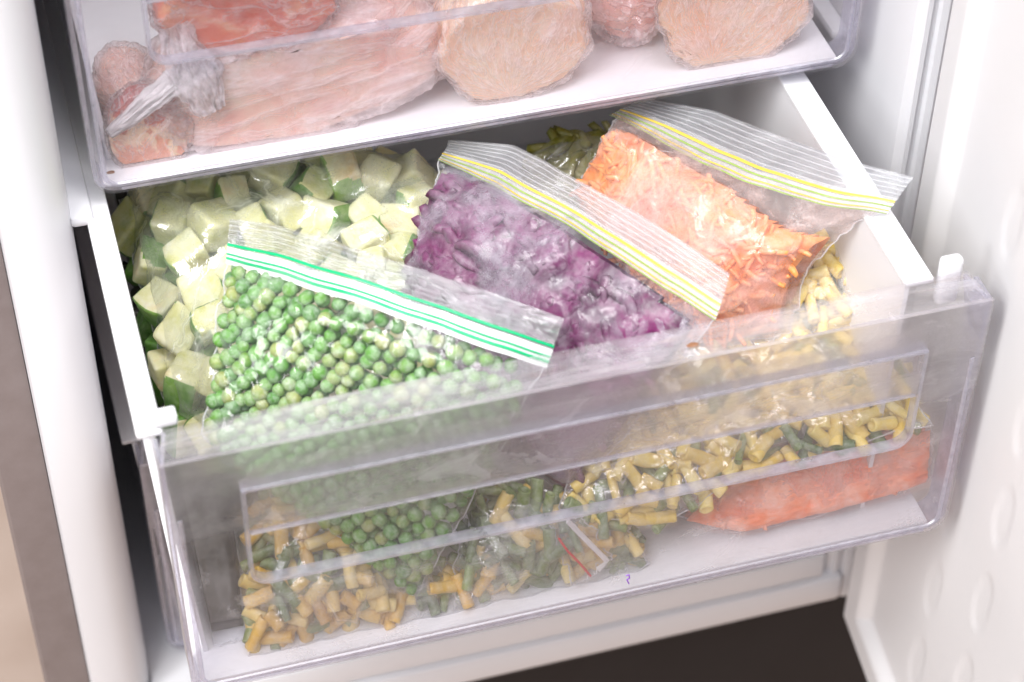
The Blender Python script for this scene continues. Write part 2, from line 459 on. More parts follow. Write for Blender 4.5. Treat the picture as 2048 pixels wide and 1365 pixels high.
# ---------------------------------------------------------------- freezer cabinet and door
fz = empty('freezer', (0.2, 0.16, -0.26)); 
tag(fz, 'white freezer cabinet with a grey steel side and its white door standing open', 'freezer')
d_low = build_drawer((0, 0, 0), 'pulled out freezer drawer with a fogged clear front, filled with bags of vegetables')
YU, ZU = 0.1946, 0.1925
def copy_tree(o, parent=None):
    c = o.copy(); COL.objects.link(c)
    if parent: c.parent = parent
    for ch in list(o.children): copy_tree(ch, c)
    return c
d_up = copy_tree(d_low); d_up.location = (0, YU, ZU)
d_up['label'] = 'upper freezer drawer with a clear front, holding wrapped meat and chicken'
d_bot = copy_tree(d_low); d_bot.location = (0, YU, -0.203)
d_bot['label'] = 'closed bottom freezer drawer mostly hidden behind the pulled out one'

for ch in d_up.children:      # the upper front carries less condensation
    if ch.name.split('.')[0] in ('front_panel', 'recess_back'):
        ch.material_slots[0].link = 'OBJECT'; ch.material_slots[0].material = panel_upper
for d in (d_low, d_up, d_bot):
    d.parent = fz; d.location = d.location - fz.location
def fbox(name, *a, **k):
    o = box(name, *a, **k); o.parent = fz; o.location = -fz.location; return o
def fin(o):
    o.parent = fz; o.location = -fz.location; return o
# left front frame: a rounded white post, profile in plan
def post(name, prof, z0, z1, mat):
    bm = bmesh.new(); rows = []
    for z in (z0, z1): rows.append([bm.verts.new((x, y, z)) for x, y in prof])
    n = len(prof)
    for k in range(n): bm.faces.new((rows[0][k], rows[0][(k + 1) % n], rows[1][(k + 1) % n], rows[1][k]))
    bm.faces.new(rows[0]); bm.faces.new(rows[1])
    return fin(link(name, bm, mat, ang=35))
ZB, ZT = -0.262, 0.62
post('front_frame', [(-0.054, 0.30), (-0.054, 0.168), (-0.0525, 0.1655), (-0.047, 0.1645), (-0.036, 0.1648), (-0.026, 0.168), (-0.019, 0.176), (-0.0155, 0.19), (-0.0145, 0.215), (-0.0165, 0.23), (-0.0165, 0.60), (-0.054, 0.60)], ZB, ZT, liner)
post('side_panel', [(-0.082, 0.62), (-0.082, 0.172), (-0.080, 0.170), (-0.057, 0.170), (-0.0545, 0.1705), (-0.0545, 0.62)], ZB - 0.35, ZT, steel)
post('front_frame', [(0.52, 0.60), (0.455, 0.60), (0.455, 0.215), (0.4565, 0.19), (0.4575, 0.172), (0.459, 0.166), (0.4625, 0.164), (0.4635, 0.1615), (0.4665, 0.1615), (0.4675, 0.164), (0.471, 0.164), (0.472, 0.161), (0.476, 0.160), (0.488, 0.165), (0.52, 0.17)], ZB, ZT, liner)
fbox('inner_back', -0.054, 0.52, 0.60, 0.61, ZB, ZT, liner)
fbox('inner_top', -0.0160, 0.4545, 0.20, 0.599, 0.600, 0.618, liner)
fbox('inner_floor', -0.0160, 0.4545, 0.172, 0.599, -0.232, -0.214, liner, bev=0.004)
fbox('bottom_trim', -0.0160, 0.4560, 0.160, 0.172, -0.2345, -0.2100, liner, bev=0.003)
fbox('bottom_trim', -0.0540, 0.4700, 0.157, 0.175, -0.2600, -0.2355, liner, bev=0.003)
# drawer runners on the left liner
for z in (0.184,):
    fbox('drawer_runner', -0.0164, -0.0035, 0.186, 0.58, z - 0.004, z + 0.003, liner, bev=0.0025)
    fbox('drawer_runner', 0.4435, 0.4549, 0.235, 0.58, z - 0.004, z + 0.003, liner, bev=0.0025)
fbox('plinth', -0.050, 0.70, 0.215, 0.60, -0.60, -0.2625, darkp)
fbox('hinge_cover', 0.18, 0.395, 0.165, 0.214, -0.2720, -0.2625, darkp)
# door
def sstep(a, b, x):
    t = min(1, max(0, (x - a) / (b - a))); return t * t * (3 - 2 * t)
def build_door():
    bm = bmesh.new()
    us = list(np.concatenate([np.linspace(0, 0.075, 44), np.linspace(0.078, 0.34, 84)]))
    zs = list(np.concatenate([np.linspace(0, 0.075, 44), np.linspace(0.079, 0.83, 220)]))
    cents = []
    for i in range(-1, 6):
        for j in range(-2, 10):
            cents.append((0.134 + 0.063 * i, 0.108 + 0.062 * i + 0.074 * j))
    def prot(u, z):
        d = min(u, z)
        p = 0.004 * sstep(0, 0.002, d) * (1 - sstep(0.008, 0.0105, d))
        p += 0.0015 * sstep(0.011, 0.013, d) * (1 - sstep(0.017, 0.019, d))
        p += 0.017 * sstep(0.021, 0.028, d) - 0.008 * sstep(0.046, 0.060, d) 
        if d > 0.06:
            for cu, cz in cents:
                if cz < 0.06 or cu < 0.085: continue
                du, dz = (u - cu) - 0.12 * (z - cz), z - cz
                r = math.sqrt((du / 0.0105) ** 2 + (dz / 0.029) ** 2)
                if r < 1.15: p -= 0.0009 * (1 - sstep(0.70, 1.0, r))
        return p
    G = [[bm.verts.new((-prot(u, z), -u, z)) for z in zs] for u in us]
    for a in range(len(us) - 1):
        for b in range(len(zs) - 1): bm.faces.new((G[a][b], G[a + 1][b], G[a + 1][b + 1], G[a][b + 1]))
    B = [bm.verts.new((0.05, -u, z)) for u, z in ((us[0], zs[0]), (us[-1], zs[0]), (us[-1], zs[-1]), (us[0], zs[-1]))]
    bm.faces.new(B)
    bm.faces.new([G[a][0] for a in range(len(us))] + [B[1], B[0]])
    bm.faces.new([G[a][-1] for a in range(len(us))] + [B[2], B[3]])
    bm.faces.new([G[0][b] for b in range(len(zs))] + [B[3], B[0]])
    bm.faces.new([G[-1][b] for b in range(len(zs))] + [B[2], B[1]])
    o = link('door', bm, doorw, ang=50)
    o.rotation_euler = (0, 0, -0.107)
    o.location = (0.4775, 0.152, -0.265)
    o.parent = fz; o.location = Vector((0.4775, 0.152, -0.265)) - fz.location
    return o
build_door()
# the kitchen behind, out of focus
fl = box('kitchen_floor', -3, 3, -1.6, 3, -0.66, -0.62, kfloor); fl['kind'] = 'structure'
tag(fl, 'beige tiled kitchen floor beside the freezer', None)
o = box('kitchen_cabinet', -0.75, -0.35, 0.95, 1.4, -0.62, 0.8, darkp); tag(o, 'dark blurred cabinet standing behind the left side of the freezer', 'cabinet')
o = box('wooden_post', -0.28, -0.22, 0.85, 0.9, -0.62, 0.8, brown); tag(o, 'brown wooden post blurred beside the grey freezer side', 'post')

# ---------------------------------------------------------------- bags
def polyline(pts, n, ymin=0.0):
    P = []
    for q in pts:
        p = at(q[0], q[1], z=q[2])
        if p.y < ymin: p = at(q[0], q[1], y=ymin)
        P.append(np.array(p))
    P = np.array(P); d = np.r_[0, np.cumsum(np.linalg.norm(np.diff(P, axis=0), axis=1))]; d /= d[-1]
    s = np.linspace(0, 1, n)
    Q = np.stack([np.interp(s, d, P[:, k]) for k in range(3)], 1)
    for _ in range(max(1, n // 14)):
        Q[1:-1] = (Q[:-2] + 2 * Q[1:-1] + Q[2:]) / 4
    return Q

def vnoise(p, sc_=1.0, oct_=3):
    return noise.fractal(Vector(p) * sc_, 1.0, 2.0, oct_)

class Bag:
    NU, NV = 96, 84
    def __init__(s, top, bot, T, v0=0.0, ymin=0.009, pu=3.0, rise=0.28, vend=4.0, seed=0):
        s.top = polyline(top, s.NU, ymin); s.bot = polyline(bot, s.NU, ymin)
        s.T, s.v0, s.ymin, s.pu, s.rise, s.vend, s.seed = T, v0, ymin, pu, rise, vend, seed
        c = (s.top.mean(0) + s.bot.mean(0)) / 2
        A = (s.top[-1] - s.top[0] + s.bot[-1] - s.bot[0]); A /= np.linalg.norm(A)
        Bv = s.bot.mean(0) - s.top.mean(0); Bv -= A * (A @ Bv); Bv /= np.linalg.norm(Bv)
        N = np.cross(A, Bv)
        if N @ (np.array(CAM_LOC) - c) < 0: N = -N
        s.O, s.A, s.B, s.N = c, A, Bv, N
        for i in range(s.NU):
            s.top[i] += N * 0.0016 * vnoise((i / s.NU * 5 + seed, seed, 0), 1, 3) + Bv * 0.0012 * vnoise((i / s.NU * 4, seed, 5), 1, 2)
        s.items = []
    def mid(s, u, v):
        f = u * (s.NU - 1); i = int(min(s.NU - 2, max(0, math.floor(f)))); r = f - i
        a = s.top[i] * (1 - r) + s.top[i + 1] * r; b = s.bot[i] * (1 - r) + s.bot[i + 1] * r
        return a * (1 - v) + b * v + s.shift(u, v)
    def prof(s, u, v):
        x = min(1, abs(2 * u - 1)); pu = max(0, 1 - x ** s.pu) ** 0.6
        vs = s.v0 + s.vslope * sstep(0.45, 1.0, u)
        w = (v - vs) / (1 - vs)
        if w <= 0: return 0.0
        pv = sstep(0, s.rise, w) ** 0.7 * max(0, 1 - max(0, (w - 0.5) / 0.5) ** s.vend) ** 0.6
        lump = 1 + 0.12 * vnoise((u * 3 + s.seed, v * 3, s.seed), 1.0, 2)
        return pu * pv * lump
    xmin = -9
    pull = 0.0
    vslope = 0.0
    def shift(s, u, v):
        return -s.A * (s.pull * math.sin(math.pi * min(1, max(0, v))) * u ** 2)
    def clampy(s, p, y):
        if p[0] < s.xmin: p = np.array([s.xmin, p[1], p[2]])
        if p[1] < y:
            C = np.array(CAM_LOC); d = p - C
            return C + d * ((y - C[1]) / d[1])
        return p
    def put(s, me, name, pos, R, scale=1.0, mat=None, r=0.004, label=None, cat=None, group=None, solid=True):
        pos = s.clampy(np.array(pos, float), s.ymin + r)
        if pos[2] < 0.0062 + r * 0.7: pos = pos + np.array([0, 0.3, 1.0]) * (0.0062 + r * 0.7 - pos[2])
        M = Matrix.Translation(Vector(pos)) @ R.to_matrix().to_4x4() @ Matrix.Scale(scale, 4)
        co = np.empty(len(me.vertices) * 3); me.vertices.foreach_get('co', co); co = co.reshape(-1, 3)
        Mn = np.array(M)
        s.items.append(co @ Mn[:3, :3].T + Mn[:3, 3])
        if solid:
            o = bpy.data.objects.new(name, me); COL.objects.link(o)
            o.matrix_world = M
            tag(o, label, cat, group)
            return o
        return M
    def spots(s, n, sep, thr=0.35, tries=9000, box=(0.02, 0.98, 0.02, 0.98)):
        out = []; uv = []
        for _ in range(tries):
            u = rng.uniform(box[0], box[1]); v = rng.uniform(box[2], box[3])
            pf = s.prof(u, v)
            if pf < thr: continue
            m = s.mid(u, v)
            if out and np.min(np.sum((np.array(out) - m) ** 2, 1)) < sep * sep: continue
            out.append(m); uv.append((u, v, pf))
            if len(out) >= n: break
        return [(m, *q) for m, q in zip(out, uv)]
    def hexspots(s, sep, jit, thr=0.35):
        out = []; lv = np.linalg.norm(s.bot[s.NU // 2] - s.top[s.NU // 2]); row = 0; v = 0.0
        while v < 1:
            p, q = s.mid(0, v), s.mid(1, v); lu = np.linalg.norm(q - p)
            x = (row % 2) * sep / 2
            while x < lu:
                u = (x + rng.uniform(-jit, jit)) / lu; vv = v + rng.uniform(-jit, jit) / lv
                if 0.01 < u < 0.99 and 0.01 < vv < 0.99:
                    pf = s.prof(u, vv)
                    if pf > thr: out.append((s.mid(u, vv), u, vv, pf))
                x += sep
            v += sep * 0.866 / lv; row += 1
        return out
    def raster(s, res=0.0011, iters=60, slack=0.0007, smooth_it=7):
        U = np.linspace(0, 1, s.NU); V = np.linspace(0, 1, s.NV)
        G = s.top[None] * (1 - V[:, None, None]) + s.bot[None] * V[:, None, None]     # NV,NU,3
        if s.pull: G = G + np.array([[s.shift(u, v) for u in U] for v in V])
        D = G - s.O
        a, b, w = D @ s.A, D @ s.B, D @ s.N
        a0, b0 = a.min() - 0.01, b.min() - 0.01
        na, nb = int((a.max() - a0 + 0.01) / res) + 2, int((b.max() - b0 + 0.01) / res) + 2
        I = np.full((nb, na), -1.0)
        for P in s.items:
            q = P - s.O
            ia = ((q @ s.A - a0) / res).round().astype(int); ib = ((q @ s.B - b0) / res).round().astype(int); ww = q @ s.N
            ok = (ia >= 0) & (ia < na) & (ib >= 0) & (ib < nb)
            for da in (-1, 0, 1):
                for db in (-1, 0, 1):
                    np.maximum.at(I, (np.clip(ib[ok] + db, 0, nb - 1), np.clip(ia[ok] + da, 0, na - 1)), ww[ok])
        I += slack
        # base: mid surface + part of the profile, scattered to the raster
        Pf = np.array([[s.prof(u, v) for u in U] for v in V])
        fa = (a - a0) / res; fb = (b - b0) / res
        base = np.full((nb, na), np.nan)
        Wb = w + 0.0006 + Pf * s.T * 0.45
        base[np.clip(fb.round().astype(int), 0, nb - 1), np.clip(fa.round().astype(int), 0, na - 1)] = Wb
        low = float(w.min())
        for _ in range(14):    # fill holes from neighbours
            m = np.isnan(base)
            if not m.any(): break
            P4 = np.stack([np.roll(base, k, ax) for ax in (0, 1) for k in (1, -1)])
            cnt = (~np.isnan(P4)).sum(0); sm = np.nansum(P4, 0)
            fill = m & (cnt > 0); base[fill] = sm[fill] / cnt[fill]
        base[np.isnan(base)] = low
        H = np.maximum(base, I)
        for _ in range(iters):
            Av = (np.roll(H, 1, 0) + np.roll(H, -1, 0) + np.roll(H, 1, 1) + np.roll(H, -1, 1)) / 4
            H = np.maximum(np.maximum(Av, base), I)
        for _ in range(smooth_it):
            H = (H * 2 + np.roll(H, 1, 0) + np.roll(H, -1, 0) + np.roll(H, 1, 1) + np.roll(H, -1, 1)) / 6
        x0 = np.clip(np.floor(fa).astype(int), 0, na - 2); y0 = np.clip(np.floor(fb).astype(int), 0, nb - 2)
        rx, ry = fa - x0, fb - y0
        S = H[y0, x0] * (1 - rx) * (1 - ry) + H[y0, x0 + 1] * rx * (1 - ry) + H[y0 + 1, x0] * (1 - rx) * ry + H[y0 + 1, x0 + 1] * rx * ry
        return G, w, S, Pf
    def film(s, name, mat, parent, wr=0.0011, lift=0.0):
        G, w, S, Pf = s.raster()
        LU = np.linalg.norm(s.top[-1] - s.top[0]); LV = np.linalg.norm(s.bot[s.NU // 2] - s.top[s.NU // 2])
        bm = bmesh.new(); uvl = bm.loops.layers.uv.new('UVMap')
        top, bot = [], []
        for j in range(s.NV):
            v = j / (s.NV - 1); rt, rb = [], []
            for i in range(s.NU):
                u = i / (s.NU - 1)
                e = min(u * LU, (1 - u) * LU, v * LV, (1 - v) * LV)
                k = sstep(0.0, 0.009, e)
                h = (S[j, i] - w[j, i]) * k
                x = G[j, i]
                q = x * 1.0
                rid = 1 - abs(vnoise(q * 60 + s.seed, 1.0, 3)) * 2.2
                wv = vnoise(q * 34 + 7 + s.seed, 1.0, 3)
                h += k * wr * (0.9 * max(0, rid) ** 3 + 0.9 * wv) * (1.7 - 1.1 * min(1, Pf[j, i] * 1.4))
                edge = (1 - sstep(0, 0.02, e))
                wob = vnoise((u * 7 + s.seed, v * 7, 3.3), 1, 3) * 0.0035 * edge
                out = (s.A * (1 if u > 0.5 else -1) * (1 if min(u, 1 - u) * LU < min(v, 1 - v) * LV else 0) + s.B * (1 if v > 0.5 else 0)) * wob
                lifted = x + s.N * (h + edge * 0.002 * vnoise((u * 5, v * 5, s.seed + 9), 1, 2)) + out
                q = s.clampy(lifted, s.ymin - 0.001)
                if q[2] < 0.0062: q = np.array([q[0], q[1], 0.0062])
                rt.append(bm.verts.new(q))
                if i in (0, s.NU - 1) or j in (0, s.NV - 1): rb.append(rt[-1])
                else:
                    lo = x - s.N * (0.0008 + Pf[j, i] * s.T * 0.8)
                    if lo[2] < 0.0065 and s.top.mean(0)[2] < 0.19: lo = lo + np.array([0, 0, 0.0065 - lo[2]])
                    rb.append(bm.verts.new(s.clampy(lo, s.ymin - 0.001)))
            top.append(rt); bot.append(rb)
        for j in range(s.NV - 1):
            for i in range(s.NU - 1):
                f = bm.faces.new((top[j][i], top[j][i + 1], top[j + 1][i + 1], top[j + 1][i]))
                vs = {bot[j][i], bot[j][i + 1], bot[j + 1][i + 1], bot[j + 1][i]}
                if vs != {top[j][i], top[j][i + 1], top[j + 1][i + 1], top[j + 1][i]}:
                    bm.faces.new((bot[j + 1][i], bot[j + 1][i + 1], bot[j][i + 1], bot[j][i]))
        bm.verts.index_update(); idx = [[v.index for v in row] for row in top]
        me = bpy.data.meshes.new(name); bm.to_mesh(me); bm.free()

        for col in (0, s.NU - 1):
            pts = [me.vertices[k].co for k in [r[col] for r in idx]]
            link('bag_seam', tube(pts, 0.00045, 5), seam_m, parent)
        pts = [me.vertices[k].co for k in idx[s.NV - 1]]
        link('bag_seam', tube(pts, 0.00045, 5), seam_m, parent)
        return link(name, me, mat, parent)

def header(parent, A, B, N, mat, name='bag_header', nv=14, seed=0, wav=0.0012):
    """a doubled strip of film between the zip curve A and the open edge B"""
    bm = bmesh.new(); uvl = bm.loops.layers.uv.new('UVMap'); n = len(A); S = []
    for side in (0, 1):
        G = []
        for j in range(nv):
            v = j / (nv - 1); row = []
            for i in range(n):
                p = A[i] * (1 - v) + B[i] * v
                h = wav * (0.4 + v) * vnoise((i / n * 6 + seed, v * 1.2 + side * 0.6 * v, seed + 2), 1, 3)
                p = p + N * (h + (0.0004 + 0.0016 * v * side))
                row.append(bm.verts.new(p))
            G.append(row)
        for j in range(nv - 1):
            for i in range(n - 1):
                f = bm.faces.new((G[j][i], G[j][i + 1], G[j + 1][i + 1], G[j + 1][i]))
                for l, (a, b) in zip(f.loops, ((i, j), (i + 1, j), (i + 1, j + 1), (i, j + 1))): l[uvl].uv = (a / n, b / (nv - 1))
    me = bpy.data.meshes.new(name); bm.to_mesh(me); bm.free()
    return link(name, me, mat, parent)

def strip(parent, A, B, N, s0, s1, mat, name, up=0.0012, th=0.0005):
    bm = bmesh.new(); rows = []
    for a, b in zip(A, B):
        p, q = a * (1 - s0) + b * s0, a * (1 - s1) + b * s1
        rows.append([bm.verts.new(x) for x in (p + N * up, q + N * up, q + N * (up + th), (p + q) / 2 + N * (up + th * 1.6), p + N * (up + th))])
    for a, b in zip(rows, rows[1:]):
        for k in range(5): bm.faces.new((a[k], a[(k + 1) % 5], b[(k + 1) % 5], b[k]))
    bm.faces.new(rows[0]); bm.faces.new(rows[-1])
    return link(name, bm, mat, parent, ang=60)

def m_line(name, c, a=0.9):
    t = NT(name); v = t.coord()
    n = t.noise(v, 150, 3)
    p = t.n('BsdfPrincipled', i_Base_Color=c, i_Roughness=0.25)
    return t.done(t.mix(t.ramp(n, (0.3, a), (0.6, min(1, a + 0.1))), t.n('BsdfTransparent').outputs[0], p.outputs[0]))
l_green = m_line('green_zip', (0.0, 0.42, 0.16))
l_yellow = m_line('yellow_zip', (0.82, 0.58, 0.09), 0.85)
l_lime = m_line('lime_zip', (0.35, 0.50, 0.12), 0.75)
l_red = m_line('red_zip', (0.75, 0.03, 0.04), 0.8)
l_glare = m_line('zip_band_glare', (0.85, 0.87, 0.86), 0.72)  # white reflection along the pea bag's zip, painted into the band colour
l_band2 = m_line('milky_zip_band', (0.82, 0.82, 0.80), 0.22)

# -------- item meshes
def pea_mesh(k):
    bm = bmesh.new(); bmesh.ops.create_icosphere(bm, subdivisions=3, radius=0.0042)
    for v in bm.verts:
        d = v.co.normalized()
        n = vnoise(d * 1.6 + Vector((k * 5, 0, 0)), 1, 3) + 0.5 * abs(vnoise(d * 3.5 + Vector((k * 5, 3, 0)), 1, 2))
        dim = math.exp(-((d - Vector((0, 0, 1))).length ** 2) * 14)
        v.co = d * 0.0042 * (1 + 0.07 * n - 0.14 * dim)
        v.co.z *= 0.93
    me = bpy.data.meshes.new('pea'); bm.to_mesh(me); bm.free(); smooth(me); return me
def cube_mesh(k, a=0.0100):
    bm = bmesh.new()
    r = random.Random(k)
    bmesh.ops.create_cube(bm, size=2)
    sx, sy, sz = (r.uniform(0.85, 1.2) for _ in range(3))
    for v in bm.verts:
        v.co = Vector((v.co.x * sx, v.co.y * sy, v.co.z * sz)) * a + Vector((r.uniform(-1, 1), r.uniform(-1, 1), r.uniform(-1, 1))) * 0.0016
    bmesh.ops.bevel(bm, geom=list(bm.edges), offset=0.0026, segments=3, profile=0.6, affect='EDGES')
    bmesh.ops.subdivide_edges(bm, edges=[e for e in bm.edges if e.calc_length() > 0.006], cuts=6, use_grid_fill=True)
    skin = []
    for v in bm.verts:
        v.co += v.co.normalized() * 0.0006 * vnoise(v.co * 160 + Vector((k, 0, 0)), 1, 3)
        if k % 2 == 0 and v.co.x > a * sx * 0.8: v.co.x += 0.0022 * (1 - (v.co.y / (a * sy)) ** 2)
    me = bpy.data.meshes.new('zucchini_cube'); bm.to_mesh(me); bm.free()
    me.materials.append(zuc_flesh); me.materials.append(zuc_skin)
    for p in me.polygons:
        if (p.center.x > a * sx * 0.93 and p.normal.x > 0.35 and k % 5 != 3) or (k in (1, 4, 6) and p.center.y > a * sy * 0.93 and p.normal.y > 0.35): p.material_index = 1
    smooth(me, 50); return me
def bean_mesh(k, mat, L=0.0172, R=0.0035):
    r = random.Random(k); L *= r.uniform(0.55, 1.25); R *= r.uniform(0.85, 1.15); bend = r.uniform(-6, 6)
    bm = bmesh.new(); rows = []; seg = 14
    prof = [(-L / 2 + 0.0012, R * 0.45), (-L / 2 + 0.0002, R * 0.62), (-L / 2, R * 0.88), (-L / 2 + 0.0004, R)] + [(-L / 2 + L * t, R * (1 + 0.05 * math.sin(t * 9 + k))) for t in np.linspace(0.08, 0.92, 8)] + [(L / 2 - 0.0004, R), (L / 2, R * 0.88), (L / 2 - 0.0002, R * 0.62), (L / 2 - 0.0012, R * 0.45)]
    for x, rr in prof:
        rows.append([bm.verts.new((x, math.cos(a) * rr + bend * x * x, math.sin(a) * rr * 0.9 * (1 + 0.06 * math.cos(2 * a)))) for a in np.linspace(0, 6.2832, seg, endpoint=False)])
    for a, b in zip(rows, rows[1:]):
        for q in range(seg): bm.faces.new((a[q], a[(q + 1) % seg], b[(q + 1) % seg], b[q]))
    bm.faces.new(rows[0]); bm.faces.new(rows[-1])
    bmesh.ops.recalc_face_normals(bm, faces=bm.faces)
    me = bpy.data.meshes.new('bean_piece'); bm.to_mesh(me); bm.free(); me.materials.append(mat); smooth(me, 60); return me

pea_m = m_food('pea_skin', [(0.05, 0.19, 0.016), (0.10, 0.29, 0.03), (0.14, 0.30, 0.045), (0.30, 0.33, 0.09)], 0.42, 130, 0.55, 0.9, 330, 200, 0.2)
zuc_flesh = m_food('zucchini_flesh', [(0.34, 0.43, 0.09), (0.62, 0.60, 0.24), (0.78, 0.74, 0.46), (0.74, 0.52, 0.22)], 0.48, 55, 0.5, 0.6, 350, 90, 0.25, 0.5)
zuc_skin = m_food('zucchini_skin', [(0.04, 0.12, 0.01), (0.11, 0.27, 0.025), (0.30, 0.48, 0.08)], 0.18, 60, 0.4, 0.4, 250, 120, 0.1, 0.5)
wax_m = m_food('wax_bean', [(0.54, 0.30, 0.03), (0.68, 0.42, 0.06), (0.76, 0.54, 0.12), (0.80, 0.66, 0.28)], 0.34, 70, 0.42, 0.4, 300, 150, 0.2)
wax_pale = m_food('pale_wax_bean', [(0.66, 0.46, 0.08), (0.78, 0.58, 0.12), (0.84, 0.70, 0.24)], 0.32, 70, 0.42, 0.4, 300, 150, 0.2)
grn_m = m_food('green_bean', [(0.06, 0.11, 0.02), (0.12, 0.19, 0.04), (0.22, 0.30, 0.09)], 0.35, 70, 0.42, 0.4, 300, 150, 0.1)
beet_m = m_food('beetroot', [(0.05, 0.003, 0.035), (0.07, 0.005, 0.045), (0.16, 0.010, 0.095), (0.09, 0.012, 0.065)], 0.22, 55, 0.45, 0.5, 300, 60, 0.1, 0.0)
car_m = m_food('grated_carrot', [(0.72, 0.16, 0.06), (0.83, 0.24, 0.075), (0.88, 0.32, 0.08), (0.86, 0.29, 0.17)], 0.34, 34, 0.5, 1.0, 220, 40, 0.25, 0.0)
car2_m = m_food('packed_carrot', [(0.86, 0.20, 0.09), (0.92, 0.30, 0.15), (0.94, 0.40, 0.24)], 0.40, 60, 0.45, 0.7, 260, 60, 0.25, 0.0)
gap_shade_m = m_food('gap_shade_fill', [(0.022, 0.020, 0.016), (0.040, 0.036, 0.028), (0.060, 0.050, 0.044)], 0.05, 60, 0.5, 0.5, 300, 90, 0.0, 0.0)  # added filler for the left gap, its shade put into the colour
olive_m = m_food('olive_greens', [(0.10, 0.12, 0.01), (0.22, 0.20, 0.02), (0.32, 0.26, 0.08)], 0.25, 60, 0.5, 0.5, 300, 60, 0.0, 0.0)

peas = [pea_mesh(k) for k in range(5)]
for m in peas: m.materials.append(pea_m)
cubes = [cube_mesh(k) for k in range(7)]
beans_y = [bean_mesh(k, wax_m) for k in range(7)]
beans_p = [bean_mesh(k + 20, wax_pale) for k in range(6)]
beans_g = [bean_mesh(k + 40, grn_m, 0.020, 0.0032) for k in range(6)]

def rot():
    return Euler((rng.uniform(0, 6.28), rng.uniform(0, 6.28), rng.uniform(0, 6.28))).to_quaternion()

def rot_in(bag, tilt=0.35, box=False):
    """x axis of the piece lying roughly in the bag's plane"""
    a = rng.uniform(0, 6.2832)
    X = bag.A * math.cos(a) + bag.B * math.sin(a) + bag.N * rng.uniform(-tilt, tilt); X /= np.linalg.norm(X)
    Y = np.cross(bag.N, X); Y /= np.linalg.norm(Y); Z = np.cross(X, Y)
    R = Matrix((X, Y, Z)).transposed()
    return (R.to_quaternion() @ Euler((rng.uniform(0, 6.28) if not box else rng.normal() * 0.3 + (1.5708 * rng.integers(4) if tilt > 0.45 else 3.1416 * rng.integers(2)), 0, 0)).to_quaternion())

def merged(name, pieces, label, cat, mat_override=None, kind='stuff', group=None):
    """many pieces nobody could count, as one object"""
    V, F, MI = [], [], []; off = 0; mats = []
    for me, M in pieces:
        co = np.empty(len(me.vertices) * 3); me.vertices.foreach_get('co', co); co = co.reshape(-1, 3)
        Mn = np.array(M); V.append(co @ Mn[:3, :3].T + Mn[:3, 3])
        for p in me.polygons:
            F.append([off + i for i in p.vertices])
            mt = mat_override or me.materials[p.material_index]
            if mt not in mats: mats.append(mt)
            MI.append(mats.index(mt))
        off += len(co)
    me = bpy.data.meshes.new(name); me.from_pydata(np.concatenate(V).tolist(), [], F)
    for m in mats: me.materials.append(m)
    me.polygons.foreach_set('material_index', MI)
    smooth(me)
    o = bpy.data.objects.new(name, me); COL.objects.link(o)
    return tag(o, label, cat, group, kind)

def bag_root(name, bag, label, cat='food bag', group='bags of frozen vegetables'):
    r = empty(name, (0, 0, 0)); tag(r, label, cat, group); return r

def to_px(p):
    q = CAMM.transposed() @ (Vector(p) - CV)
    return 1024 + FPX * q.x / -q.z, 682.5 - FPX * q.y / -q.z
# ======== peas bag
pb = Bag([(455, 497, .182), (560, 522, .188), (700, 563, .192), (850, 615, .190), (1000, 668, .182), (1105, 703, .173)],
         [(408, 872, .125), (540, 975, .095), (700, 1090, .055), (830, 1208, .012)], 0.014, v0=0.06, ymin=0.0085, rise=0.10, vend=9, pu=6, seed=1)
n_pea = 0
low = []
for m, u, v, pf in pb.hexspots(0.0084, 0.0013, 0.36):
    h = pf * pb.T - 0.0042 + rng.uniform(-0.0012, 0.0008)
    # peas are sparse close to the zip, on the left only
    if v < 0.12 and u > 0.25 and rng.random() < 0.5: continue
    x, y = to_px(m + pb.N * h)
    dy = y - (872 - 0.197 * (x - 293))      # below the ledge edge: behind the heavily fogged band
    if 45 < dy < 225 or n_pea >= 298:
        pme = peas[rng.integers(5)]
        low.append((pme, pb.put(pme, '', m + pb.N * h, rot(), 1.0, r=0.0045, solid=False))); continue
    n_pea += 1
    pb.put(peas[rng.integers(5)], 'pea', m + pb.N * h, rot(), rng.uniform(0.84, 1.13), r=0.0045,
           label='round frosty green pea inside the clear bag with the green zip', cat='pea', group='frozen peas in the green zip bag')
for m, u, v, pf in pb.hexspots(0.0086, 0.0012, 0.34):
    h = pf * pb.T - 0.0098 + rng.uniform(-0.001, 0.001)
    low.append((peas[rng.integers(5)], pb.put(peas[0], '', m + pb.N * h, rot(), 1.0, r=0.009, solid=False)))
merged('peas', low, 'lower layers of frozen green peas in the green zip bag', 'peas')
br = bag_root('pea_bag', pb, 'clear zip bag of green peas with green zip lines and a painted white glare band')
pb.film('bag_film', film_clear, br, wr=0.0012)
HB = polyline([(460, 438, .192), (560, 450, .200), (700, 490, .204), (850, 540, .203), (1000, 590, .197), (1128, 636, .190)], Bag.NU)
header(br, pb.top, HB, pb.N, head_clear, seed=3, wav=0.0030)
strip(br, pb.top, HB, pb.N, 0.12, 0.20, l_green, 'zip_line')
strip(br, pb.top, HB, pb.N, -0.34, -0.26, l_green, 'zip_line')
strip(br, pb.top, HB, pb.N, -0.18, -0.13, l_green, 'zip_line')
strip(br, pb.top, HB, pb.N, -0.50, 0.06, l_glare, 'zip_band', up=0.0004, th=0.0003)

